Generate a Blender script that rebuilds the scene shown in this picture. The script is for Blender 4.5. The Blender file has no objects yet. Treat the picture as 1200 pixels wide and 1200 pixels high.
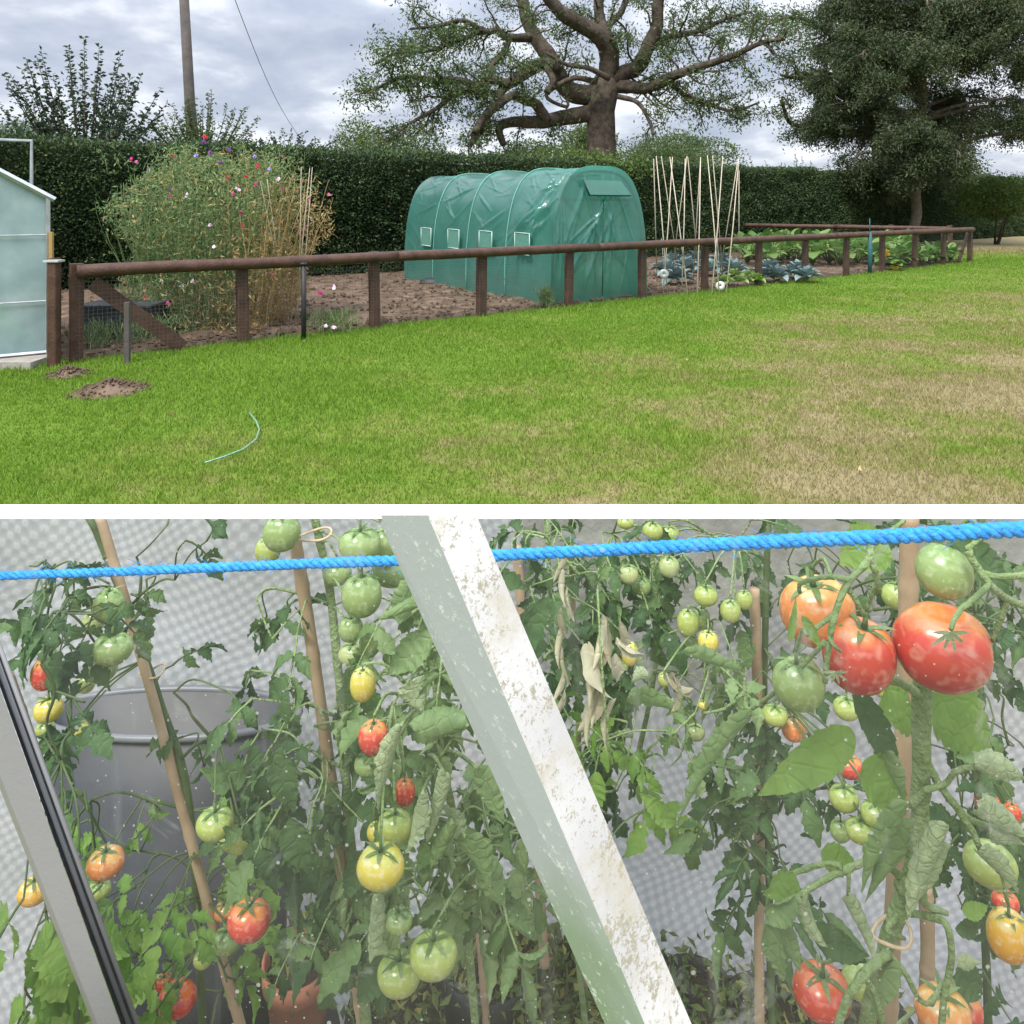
import bpy, math, random
import numpy as np
from mathutils import Vector, Matrix, noise
random.seed(7); RS = np.random.RandomState(7)
S = bpy.context.scene; C = S.collection
F = 850.0; HY = 241.0; EYE = 1.6
def P(px, py, d): return Vector(((px-600)/F*d, d, EYE-(py-HY)/F*d))
def GP(px, py): return P(px, py, EYE*F/(py-HY))

# ------------------------------------------------------------------ materials
def newmat(name):
    m = bpy.data.materials.new(name); m.use_nodes = True; m.node_tree.nodes.clear()
    return m, m.node_tree.nodes, m.node_tree.links
def nd(ns, t, **kw):
    n = ns.new(t)
    for k, v in kw.items():
        if k in n.inputs: n.inputs[k].default_value = v
        else: setattr(n, k, v)
    return n
def c4(c): return (c[0], c[1], c[2], 1)
def ramp(ns, stops):
    r = ns.new('ShaderNodeValToRGB'); e = r.color_ramp.elements
    while len(e) < len(stops): e.new(0.5)
    for i, (p, c) in enumerate(stops): e[i].position = p; e[i].color = c4(c) if len(c) == 3 else c
    return r
def mat(name, cols, rough=.6, scale=6, detail=5, bump=0, bscale=30, spec=.3, metal=0, coord='Object', contrast=(.3, .7)):
    m, ns, ln = newmat(name)
    tc = ns.new('ShaderNodeTexCoord'); nz = nd(ns, 'ShaderNodeTexNoise', Scale=scale, Detail=detail, Roughness=.6)
    ln.new(tc.outputs[coord], nz.inputs['Vector'])
    k = len(cols); a, b = contrast
    r = ramp(ns, [(a+(b-a)*i/max(1, k-1), c) for i, c in enumerate(cols)] if k > 1 else [(0, cols[0]), (1, cols[0])])
    ln.new(nz.outputs['Fac'], r.inputs['Fac'])
    p = nd(ns, 'ShaderNodeBsdfPrincipled', Roughness=rough, Metallic=metal); p.inputs['Specular IOR Level'].default_value = spec
    ln.new(r.outputs['Color'], p.inputs['Base Color'])
    if bump:
        n2 = nd(ns, 'ShaderNodeTexNoise', Scale=bscale, Detail=6); ln.new(tc.outputs[coord], n2.inputs['Vector'])
        bp = nd(ns, 'ShaderNodeBump', Strength=bump, Distance=.02); ln.new(n2.outputs['Fac'], bp.inputs['Height']); ln.new(bp.outputs['Normal'], p.inputs['Normal'])
    o = ns.new('ShaderNodeOutputMaterial'); ln.new(p.outputs[0], o.inputs['Surface'])
    return m
def leafmat(name, stops, transl=.3, rough=.55, spec=.25, back=None, vein=0):
    m, ns, ln = newmat(name)
    g = ns.new('ShaderNodeNewGeometry'); r = ramp(ns, stops); ln.new(g.outputs['Random Per Island'], r.inputs['Fac'])
    col = r.outputs['Color']
    if back:
        mx = nd(ns, 'ShaderNodeMix', data_type='RGBA'); ln.new(g.outputs['Backfacing'], mx.inputs[0]); ln.new(col, mx.inputs[6]); mx.inputs[7].default_value = c4(back)
        col = mx.outputs[2]
    p = nd(ns, 'ShaderNodeBsdfPrincipled', Roughness=rough); p.inputs['Specular IOR Level'].default_value = spec
    ln.new(col, p.inputs['Base Color'])
    if vein:
        tc = ns.new('ShaderNodeTexCoord'); nz = nd(ns, 'ShaderNodeTexNoise', Scale=vein, Detail=4)
        ln.new(tc.outputs['Object'], nz.inputs['Vector'])
        vo = nd(ns, 'ShaderNodeTexVoronoi', Scale=vein*1.2, feature='DISTANCE_TO_EDGE'); ln.new(tc.outputs['Object'], vo.inputs['Vector'])
        mm = nd(ns, 'ShaderNodeMath', operation='MINIMUM'); mm.inputs[1].default_value = .12; ln.new(vo.outputs['Distance'], mm.inputs[0])
        ad = nd(ns, 'ShaderNodeMath', operation='MULTIPLY_ADD'); ad.inputs[1].default_value = 3.; ln.new(mm.outputs[0], ad.inputs[0]); ln.new(nz.outputs['Fac'], ad.inputs[2])
        bp = nd(ns, 'ShaderNodeBump', Strength=.8, Distance=.002); ln.new(ad.outputs[0], bp.inputs['Height']); ln.new(bp.outputs['Normal'], p.inputs['Normal'])
        hs = nd(ns, 'ShaderNodeMix', data_type='RGBA', blend_type='MULTIPLY'); hs.inputs[0].default_value = .6
        vr = ramp(ns, [(.3, (.6, .65, .6)), (.7, (1.25, 1.2, 1.1))]); ln.new(nz.outputs['Fac'], vr.inputs['Fac'])
        ln.new(col, hs.inputs[6]); ln.new(vr.outputs['Color'], hs.inputs[7]); ln.new(hs.outputs[2], p.inputs['Base Color'])
    t = ns.new('ShaderNodeBsdfTranslucent'); ln.new(col, t.inputs['Color'])
    ms = nd(ns, 'ShaderNodeMixShader'); ms.inputs[0].default_value = transl
    ln.new(p.outputs[0], ms.inputs[1]); ln.new(t.outputs[0], ms.inputs[2])
    o = ns.new('ShaderNodeOutputMaterial'); ln.new(ms.outputs[0], o.inputs['Surface'])
    return m

# ------------------------------------------------------------------ mesh helpers
def tag(o, label=None, cat=None, group=None, kind=None):
    if label: o['label'] = label
    if cat: o['category'] = cat
    if group: o['group'] = group
    if kind: o['kind'] = kind
    return o
def empty(name, loc, label, cat, group=None):
    o = bpy.data.objects.new(name, None); C.objects.link(o); o.location = loc; o.empty_display_size = .1
    return tag(o, label, cat, group)
CLAMP = 604.0
class MB:
    def __init__(s): s.v = []; s.f = []; s.n = 0; s.mi = []
    def add(s, V, Fc, mi=0):
        s.v.append(np.asarray(V, dtype=float).reshape(-1, 3)); s.f += [[i+s.n for i in q] for q in Fc]; s.mi += [mi]*len(Fc); s.n += len(s.v[-1])
    def addnp(s, V, FA, mi=0):
        s.v.append(V.reshape(-1, 3)); s.f += (FA+s.n).tolist(); s.mi += [mi]*len(FA); s.n += len(s.v[-1])
    def box(s, c, size, R=None, mi=0):
        hx, hy, hz = [k/2 for k in size]
        V = np.array([[x, y, z] for x in (-hx, hx) for y in (-hy, hy) for z in (-hz, hz)])
        if R is not None: V = V @ np.array(R).T
        s.add(V+np.array(c), [[0,1,3,2],[4,6,7,5],[0,4,5,1],[2,3,7,6],[0,2,6,4],[1,5,7,3]], mi)
    def tube(s, pts, rad, n=8, cap=True, mi=0, flat=1.0):
        pts = np.array([list(p) for p in pts], dtype=float); k = len(pts)
        if np.isscalar(rad): rad = [rad]*k
        T = np.gradient(pts, axis=0); T /= np.linalg.norm(T, axis=1)[:, None]+1e-9
        up = np.array([0, 0, 1.]) if abs(T[0][2]) < .9 else np.array([1., 0, 0])
        a = np.cross(T[0], up); a /= np.linalg.norm(a)
        V = []
        for i in range(k):
            a = a-T[i]*np.dot(a, T[i]); a /= np.linalg.norm(a)+1e-9; b = np.cross(T[i], a)
            for j in range(n):
                th = 2*math.pi*j/n; V.append(pts[i]+rad[i]*(a*math.cos(th)+b*math.sin(th)*flat))
        Fc = [[i*n+j, i*n+(j+1) % n, (i+1)*n+(j+1) % n, (i+1)*n+j] for i in range(k-1) for j in range(n)]
        if cap: Fc += [list(range(n))[::-1], [(k-1)*n+j for j in range(n)]]
        s.add(V, Fc, mi)
    def lathe(s, prof, c=(0, 0, 0), n=24, sx=1, sy=1, mi=0):
        V = [(c[0]+r*math.cos(2*math.pi*j/n)*sx, c[1]+r*math.sin(2*math.pi*j/n)*sy, c[2]+z) for r, z in prof for j in range(n)]
        s.add(V, [[i*n+j, i*n+(j+1) % n, (i+1)*n+(j+1) % n, (i+1)*n+j] for i in range(len(prof)-1) for j in range(n)], mi)
    def build(s, name, m, parent=None, smooth=True, clamp=False, origin=None):
        V = np.concatenate(s.v) if s.v else np.zeros((0, 3))
        if clamp: V[:, 2] = np.minimum(V[:, 2], EYE-(CLAMP-HY)/F*V[:, 1])
        if parent is not None: V = V-np.array(parent.location)
        elif origin is not None: V = V-np.array(origin)
        me = bpy.data.meshes.new(name); me.from_pydata(V.tolist(), [], s.f)
        ms = m if isinstance(m, (list, tuple)) else [m]
        for x in ms: me.materials.append(x)
        if len(ms) > 1: me.polygons.foreach_set('material_index', s.mi)
        if smooth: me.polygons.foreach_set('use_smooth', [True]*len(me.polygons))
        me.update(); o = bpy.data.objects.new(name, me); C.objects.link(o)
        if parent is not None: o.parent = parent
        elif origin is not None: o.location = origin
        return o
def norm(a): return a/(np.linalg.norm(a, axis=-1, keepdims=True)+1e-9)
def leafcloud(pts, length, width, dirs=None, updown=0., fold=.25, rs=RS):
    """n folded four-point leaves as one vertex array and quads"""
    n = len(pts); length = np.broadcast_to(length, (n,))[:, None]; width = np.broadcast_to(width, (n,))[:, None]
    d = norm(rs.normal(size=(n, 3))) if dirs is None else norm(dirs+rs.normal(size=(n, 3))*.45)
    d[:, 2] += updown; d = norm(d)
    q = norm(np.cross(d, norm(rs.normal(size=(n, 3))))); w = np.cross(d, q)
    V = np.stack([pts, pts+d*length*.5+q*width*.5+w*width*fold, pts+d*length, pts+d*length*.5-q*width*.5+w*width*fold], 1)
    i = np.arange(n)[:, None]*4
    return V.reshape(-1, 3), np.concatenate([np.concatenate([i, i+1, i+2], 1), np.concatenate([i, i+2, i+3], 1)])

# ------------------------------------------------------------------ camera, light, sky
cam = bpy.data.cameras.new('camera'); co = bpy.data.objects.new('camera', cam); C.objects.link(co)
co.location = (0, 0, EYE); co.rotation_euler = (math.pi/2, 0, 0); cam.sensor_width = 36; cam.lens = F/1200*36
cam.shift_y = -(600-HY)/1200; cam.clip_start = .02; cam.clip_end = 3000; S.camera = co
SUN_EL, SUN_AZ = math.radians(54), math.radians(-150)   # azimuth from +Y towards -X
w = bpy.data.worlds.new('World'); S.world = w; w.use_nodes = True; ns, ln = w.node_tree.nodes, w.node_tree.links; ns.clear()
sky = ns.new('ShaderNodeTexSky'); sky.sky_type = 'NISHITA'; sky.sun_disc = False; sky.sun_elevation = SUN_EL; sky.sun_rotation = SUN_AZ
tc = ns.new('ShaderNodeTexCoord'); sx = ns.new('ShaderNodeSeparateXYZ'); ln.new(tc.outputs['Generated'], sx.inputs[0])
def M2(op, a, b, clamp=False):
    n = ns.new('ShaderNodeMath'); n.operation = op; n.use_clamp = clamp
    for i, x in enumerate((a, b)):
        if isinstance(x, (int, float)): n.inputs[i].default_value = x
        else: ln.new(x, n.inputs[i])
    return n.outputs[0]
den = M2('ADD', M2('MAXIMUM', sx.outputs[2], 0), .30)
cx = ns.new('ShaderNodeCombineXYZ'); ln.new(M2('DIVIDE', sx.outputs[0], den), cx.inputs[0]); ln.new(M2('DIVIDE', sx.outputs[1], den), cx.inputs[1])
n1 = nd(ns, 'ShaderNodeTexNoise', Scale=2.5, Detail=10, Roughness=.54, Distortion=.1); ln.new(cx.outputs[0], n1.inputs['Vector'])
cr = ramp(ns, [(.28, (.33, .38, .49)), (.42, (.43, .475, .58)), (.50, (.53, .57, .66)), (.57, (.74, .77, .84)), (.64, (.86, .88, .94)), (.76, (.50, .54, .64))]); ln.new(n1.outputs['Fac'], cr.inputs['Fac'])
zen = M2('ADD', 1.0, M2('MULTIPLY', M2('MULTIPLY', M2('MAXIMUM', M2('SUBTRACT', sx.outputs[2], .22), 0), 1.0), 3.4))
vm = ns.new('ShaderNodeVectorMath'); vm.operation = 'SCALE'; ln.new(cr.outputs[0], vm.inputs[0]); ln.new(zen, vm.inputs['Scale'])
sk = ns.new('ShaderNodeVectorMath'); sk.operation = 'SCALE'; sk.inputs['Scale'].default_value = .09; ln.new(sky.outputs[0], sk.inputs[0])
mx = nd(ns, 'ShaderNodeMix', data_type='RGBA'); mx.inputs[0].default_value = .88; ln.new(sk.outputs[0], mx.inputs[6]); ln.new(vm.outputs[0], mx.inputs[7])
bg = ns.new('ShaderNodeBackground'); ln.new(mx.outputs[2], bg.inputs[0]); bg.inputs[1].default_value = 1.0
ow = ns.new('ShaderNodeOutputWorld'); ln.new(bg.outputs[0], ow.inputs[0])
sl = bpy.data.lights.new('sun', 'SUN'); sl.energy = 3.4; sl.angle = math.radians(16); sl.color = (1, .95, .87)
so = bpy.data.objects.new('sun', sl); C.objects.link(so); so.location = (-20, 10, 30)
sd = Vector((math.sin(SUN_AZ)*math.cos(SUN_EL), math.cos(SUN_AZ)*math.cos(SUN_EL), math.sin(SUN_EL)))
so.rotation_euler = sd.to_track_quat('Z', 'Y').to_euler()
vs = S.view_settings; vs.view_transform = 'Standard'; vs.look = 'None'; vs.gamma = 1; vs.exposure = 0.42
S.render.engine = 'CYCLES'; S.cycles.transparent_max_bounces = 16; S.cycles.max_bounces = 7

# ------------------------------------------------------------------ lawn and ground
FA = np.array([-4.56, 7.39]); FB = np.array([13.0, 20.6]); FD = (FB-FA)/np.linalg.norm(FB-FA); FN = np.array([-FD[1], FD[0]]); FL = np.linalg.norm(FB-FA)
def lawn_color(ns, ln, blades):
    g = ns.new('ShaderNodeNewGeometry'); s = ns.new('ShaderNodeSeparateXYZ'); ln.new(g.outputs['Position'], s.inputs[0])
    def m(op, a, b, clamp=False):
        n = ns.new('ShaderNodeMath'); n.operation = op; n.use_clamp = clamp
        for i, x in enumerate((a, b)):
            if isinstance(x, (int, float)): n.inputs[i].default_value = x
            else: ln.new(x, n.inputs[i])
        return n.outputs[0]
    t = m('SUBTRACT', m('MULTIPLY', m('ADD', s.outputs[0], 4.56), float(FD[1])), m('MULTIPLY', m('SUBTRACT', s.outputs[1], 7.39), float(FD[0])))
    n1 = nd(ns, 'ShaderNodeTexNoise', Scale=.75, Detail=6, Roughness=.65); ln.new(g.outputs['Position'], n1.inputs['Vector'])
    n2 = nd(ns, 'ShaderNodeTexNoise', Scale=5, Detail=5, Roughness=.7); ln.new(g.outputs['Position'], n2.inputs['Vector'])
    # right of the fence end and under the tree the turf is thin and dry
    far = m('MULTIPLY', m('MAXIMUM', m('SUBTRACT', s.outputs[1], 21.5), 0), .2, True)
    dry = m('ADD', m('MULTIPLY', m('SUBTRACT', t, 1.9), .14), m('MULTIPLY', m('SUBTRACT', n1.outputs['Fac'], .5), 2.7))
    dry = m('ADD', dry, m('MULTIPLY', m('SUBTRACT', n2.outputs['Fac'], .5), 1.5))
    dry = m('ADD', dry, m('MULTIPLY', m('MULTIPLY', m('MINIMUM', m('SUBTRACT', s.outputs[0], .3), 3.6), .075), m('MULTIPLY', t, .28, True)))
    dry = m('MAXIMUM', dry, far)
    cr = ramp(ns, [(0, (.130, .225, .024)), (.32, (.170, .240, .038)), (.58, (.215, .238, .066)), (.82, (.26, .236, .098)), (1, (.31, .265, .14))]); ln.new(dry, cr.inputs['Fac'])
    hs = ns.new('ShaderNodeHueSaturation'); ln.new(cr.outputs[0], hs.inputs['Color'])
    if blades: v = m('ADD', m('MULTIPLY', g.outputs['Random Per Island'], .75), .68)
    else: v = m('ADD', m('MULTIPLY', n2.outputs['Fac'], .6), .4)
    ln.new(v, hs.inputs['Value'])
    return hs.outputs[0]
m_, ns, ln = newmat('turf'); col = lawn_color(ns, ln, False); p = nd(ns, 'ShaderNodeBsdfPrincipled', Roughness=.9); p.inputs['Specular IOR Level'].default_value = .1
ln.new(col, p.inputs['Base Color']); o = ns.new('ShaderNodeOutputMaterial'); ln.new(p.outputs[0], o.inputs[0]); M_turf = m_
m_, ns, ln = newmat('grass_blade'); col = lawn_color(ns, ln, True); p = nd(ns, 'ShaderNodeBsdfPrincipled', Roughness=.6); p.inputs['Specular IOR Level'].default_value = .2
ln.new(col, p.inputs['Base Color']); t = ns.new('ShaderNodeBsdfTranslucent'); ln.new(col, t.inputs[0]); ms = nd(ns, 'ShaderNodeMixShader'); ms.inputs[0].default_value = .35
ln.new(p.outputs[0], ms.inputs[1]); ln.new(t.outputs[0], ms.inputs[2]); o = ns.new('ShaderNodeOutputMaterial'); ln.new(ms.outputs[0], o.inputs[0]); M_blade = m_
b = MB(); b.add([(-500, -100, 0), (500, -100, 0), (500, 900, 0), (-500, 900, 0)], [[0, 1, 2, 3]])
tag(b.build('ground', M_turf, smooth=False), kind='structure')
# grass blades: thousands, one object
def grass():
    pts = []
    for (y0, y1, dens) in ((3.3, 5, 6000), (5, 7, 4000), (7, 10, 2500), (10, 14, 1300), (14, 22, 560), (22, 30, 160)):
        x0, x1 = -.74*y1, .74*y1; n = int((x1-x0)*(y1-y0)*dens)
        x = RS.uniform(x0, x1, n); y = RS.uniform(y0, y1, n)
        t = (x-FA[0])*FD[1]-(y-FA[1])*FD[0]; s = (x-FA[0])*FD[0]+(y-FA[1])*FD[1]
        k = (np.abs(x) < .74*y) & ((t > -.02) | ((s > FL+.1) & (y < 27.5)))
        pts.append(np.stack([x[k], y[k], t[k]], 1))
    p = np.concatenate(pts); n = len(p); t = p[:, 2]
    pat = np.array([noise.noise(Vector((a*.9, b_*.9, 3))) for a, b_ in p[:, :2]])
    h = RS.uniform(.016, .040, n)*(1+.9*np.exp(-np.maximum(t, 0)/.35))*(1+.5*pat); wd = .0018+.00050*p[:, 1]
    az = RS.uniform(0, 6.283, n); lean = RS.uniform(0, .9, n)*h
    base = np.stack([p[:, 0], p[:, 1], np.zeros(n)], 1)
    sa = RS.uniform(0, 3.1416, n); q = np.stack([np.cos(sa), np.sin(sa)*.4, np.zeros(n)], 1)*wd[:, None]
    tip = base+np.stack([np.cos(az)*lean, np.sin(az)*lean, h], 1)
    V = np.stack([base-q, base+q, tip], 1).reshape(-1, 3); i = np.arange(n)[:, None]*3
    me = bpy.data.meshes.new('grass'); me.vertices.add(3*n); me.vertices.foreach_set('co', V.ravel())
    me.loops.add(3*n); me.loops.foreach_set('vertex_index', np.arange(3*n)); me.polygons.add(n); me.polygons.foreach_set('loop_start', np.arange(n)*3)
    me.materials.append(M_blade); me.update(calc_edges=True); me.validate()
    o = bpy.data.objects.new('grass', me); C.objects.link(o)
    tag(o, 'short mown grass, bright green by the fence and straw coloured to the right', 'grass', kind='stuff')
grass()

# soil of the vegetable plot
M_soil = mat('soil', [(.075, .045, .028), (.15, .095, .065), (.23, .16, .115)], rough=.95, scale=9, detail=10, bump=.6, bscale=40, spec=.1, coord='Generated')
M_soil = mat('soil', [(.06, .042, .028), (.115, .08, .056), (.20, .145, .105)], rough=.95, scale=3.5, detail=12, bump=.7, bscale=30, spec=.1)
A3 = np.array([-4.62, 7.50]); B3 = np.array([12.95, 20.72]); C3 = np.array([8.2, 25.6]); D3 = np.array([-9.4, 13.0])
nu, nv = 260, 100; V = []
for j in range(nv+1):
    for i in range(nu+1):
        u, v = i/nu, j/nv; q = (A3*(1-u)+B3*u)*(1-v)+(D3*(1-u)+C3*u)*v
        z = .025+.035*noise.fractal(Vector((q[0]*2, q[1]*2, 0)), 1, 2, 4)+.02*abs(noise.noise(Vector((q[0]*9, q[1]*9, 1))))
        if i in (0, nu) or j in (0, nv): z = .004
        V.append((q[0], q[1], max(z, .006)))
b = MB(); b.add(V, [[j*(nu+1)+i, j*(nu+1)+i+1, (j+1)*(nu+1)+i+1, (j+1)*(nu+1)+i] for j in range(nv) for i in range(nu)])
tag(b.build('soil_bed', M_soil), kind='structure')

n = 5200; u = RS.uniform(0, 1, (n, 1)); v = RS.uniform(0, 1, (n, 1))**1.6; q = (A3*(1-u)+B3*u)*(1-v)+(D3*(1-u)+C3*u)*v
keep = (q[:, 0] < 3.5) | (RS.rand(n) < .25); q = q[keep]; n = len(q); sz = RS.uniform(.012, .05, n)**1.0; b = MB()
for (x, y), s_ in zip(q, sz):
    O = np.array([[1, 0, 0], [-.5, .87, 0], [-.5, -.87, 0], [.1, .1, .8], [0, 0, -.6]])*(1+RS.uniform(-.3, .3, (5, 3)))*s_; a = RS.uniform(0, 6.28); c_, d_ = math.cos(a), math.sin(a)
    O = O@np.array([[c_, d_, 0], [-d_, c_, 0], [0, 0, 1]]); b.add(O+np.array([x, y, .045]), [[0, 1, 3], [1, 2, 3], [2, 0, 3], [1, 0, 4], [2, 1, 4], [0, 2, 4]])
tag(b.build('soil_clods', M_soil, smooth=False), 'loose clods of dug brown soil over the vegetable plot', 'soil', kind='stuff')

# ------------------------------------------------------------------ fence
M_brown = mat('brown_stained_wood', [(.040, .020, .014), (.072, .036, .024), (.10, .052, .036)], rough=.6, scale=7, detail=8, bump=.4, bscale=45, spec=.35)
m_, ns, ln = newmat('wire_netting'); tc = ns.new('ShaderNodeTexCoord'); vo = nd(ns, 'ShaderNodeTexVoronoi', Scale=24, feature='DISTANCE_TO_EDGE', Randomness=.15); vo.voronoi_dimensions = '2D'
ln.new(tc.outputs['UV'], vo.inputs['Vector']); lt = nd(ns, 'ShaderNodeMath', operation='LESS_THAN'); lt.inputs[1].default_value = .03; ln.new(vo.outputs['Distance'], lt.inputs[0])
p = nd(ns, 'ShaderNodeBsdfPrincipled', Roughness=.5, Metallic=.3); p.inputs['Base Color'].default_value = (.12, .11, .10, 1); tr = ns.new('ShaderNodeBsdfTransparent')
ms = nd(ns, 'ShaderNodeMixShader'); ln.new(lt.outputs[0], ms.inputs[0]); ln.new(tr.outputs[0], ms.inputs[1]); ln.new(p.outputs[0], ms.inputs[2]); o = ns.new('ShaderNodeOutputMaterial'); ln.new(ms.outputs[0], o.inputs[0]); M_wire = m_
def rot2(d): return np.array([[d[0], -d[1], 0], [d[1], d[0], 0], [0, 0, 1]])
def rough_post(b, x, y, w, h, R, lean=0, dp=None):
    V = []; n = 7
    for k in range(n):
        z = -.1+(h+.1)*k/(n-1); ww = w*(1+RS.uniform(-.04, .04))
        for (a, c) in ((-1, -.8), (-.8, -1), (.8, -1), (1, -.8), (1, .8), (.8, 1), (-.8, 1), (-1, .8)):
            q = R@np.array([a*ww/2+lean*z, c*(dp or w)/2, 0]); V.append((x+q[0], y+q[1], z))
    b.add(V, [[i*8+j, i*8+(j+1) % 8, (i+1)*8+(j+1) % 8, (i+1)*8+j] for i in range(n-1) for j in range(8)]+[list(range((n-1)*8, n*8))])
def fence(a, bb, nposts, label, wire, w=.135, rr=.068, first=0, tops=.95, rz=.93):
    a = np.array(a); bb = np.array(bb); L = np.linalg.norm(bb-a); d = (bb-a)/L; R = rot2(d)
    r = empty('wooden_fence', (a[0], a[1], 0), label, 'fence')
    for i in range(nposts):
        q = a+(bb-a)*(i+first)/(nposts-1+first); b = MB(); rough_post(b, q[0], q[1], w*RS.uniform(.9, 1.08), tops+RS.uniform(0, .06), R, RS.uniform(-.03, .03), dp=.10); b.build('post', M_brown, r, smooth=False)
    nr = max(2, int(L/3.4)); nrm = np.array([d[1], -d[0]])
    for i in range(nr):
        s0, s1 = L*i/nr, L*(i+1)/nr; b = MB(); pts = []; rad = []
        for k in range(15):
            s = s0+(s1-s0)*k/14; q = a+d*s+nrm*.085
            pts.append((q[0], q[1], rz+.010*noise.noise(Vector((s*.7, 1, 0))))); rad.append(rr*(1+.08*noise.noise(Vector((s*2, 5, i)))))
        b.tube(pts, rad, n=12); b.build('rail', M_brown, r)
    if wire:
        q0 = a+nrm*.065; q1 = bb+nrm*.065; b = MB(); b.add([(q0[0], q0[1], .0), (q1[0], q1[1], .0), (q1[0], q1[1], .86), (q0[0], q0[1], .86)], [[0, 1, 2, 3]])
        o = b.build('wire_netting', M_wire, r, smooth=False); uv = o.data.uv_layers.new(name='UV')
        for k, c in enumerate(((0, 0), (L, 0), (L, .86), (0, .86))): uv.data[k].uv = c
    return r
fr = fence(FA+FD*.1, FB, 14, 'long brown stained post and rail fence across the lawn edge with round top rail', True)
# brace boards are parts of the fence
def plank(b, p0, p1, w, t):
    p0 = np.array(p0); p1 = np.array(p1); x = norm(p1-p0); y = np.array([FN[0], FN[1], 0]); z = np.cross(x, y); R = np.stack([x, y, z], 1)
    b.box((p0+p1)/2, (np.linalg.norm(p1-p0), t, w), R)
b = MB(); g0 = FA+FD*.25-FN*.03; g1 = FA+FD*1.12-FN*.03
plank(b, (g0[0], g0[1], .80), (g1[0], g1[1], .03), .15, .05); b.build('brace', M_brown, fr, smooth=False)
b = MB(); g0 = FB-FD*.75; g1 = FB-FD*.1; plank(b, (g0[0], g0[1], .05), (g1[0], g1[1], .85), .10, .05); b.build('brace', M_brown, fr, smooth=False)
fence((7.9, 25.2), (12.7, 21.0), 5, 'far short brown fence closing the end of the vegetable plot before the hedge', False, w=.13, tops=1.0, rz=.93)
# gate post pair by the small greenhouse
r = empty('gate_post', (-4.72, 7.42, 0), 'dark brown gate posts beside the small greenhouse with capped tops', 'gate post')
for (x, y, w, h) in ((-4.70, 7.46, .10, 1.06),): b = MB(); rough_post(b, x, y, w, h, rot2(FD)); b.build('post', M_brown, r, smooth=False)
b = MB(); rough_post(b, -4.56, 7.22, .09, 1.04, np.eye(3)); b.build('post', M_brown, r, smooth=False)
M_zinc = mat('weathered_aluminium', [(.45, .47, .48), (.62, .64, .65)], rough=.45, scale=12, metal=.5, spec=.5)
b = MB(); b.box((-4.56, 7.22, 1.05), (.15, .12, .018)); b.build('cap', M_zinc, r, smooth=False)
# black thin post
M_black = mat('black_plastic', [(.018, .019, .021), (.035, .036, .04)], rough=.5)
b = MB(); q = GP(356, 398); b.tube([(q.x, q.y, -.1), (q.x, q.y, .9)], .03, n=10); b.box((q.x, q.y, .905), (.075, .075, .03)); 
tag(b.build('black_post', M_black, origin=(q.x, q.y, 0)), 'slim black post standing behind the fence beside the sweet peas', 'post')

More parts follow.
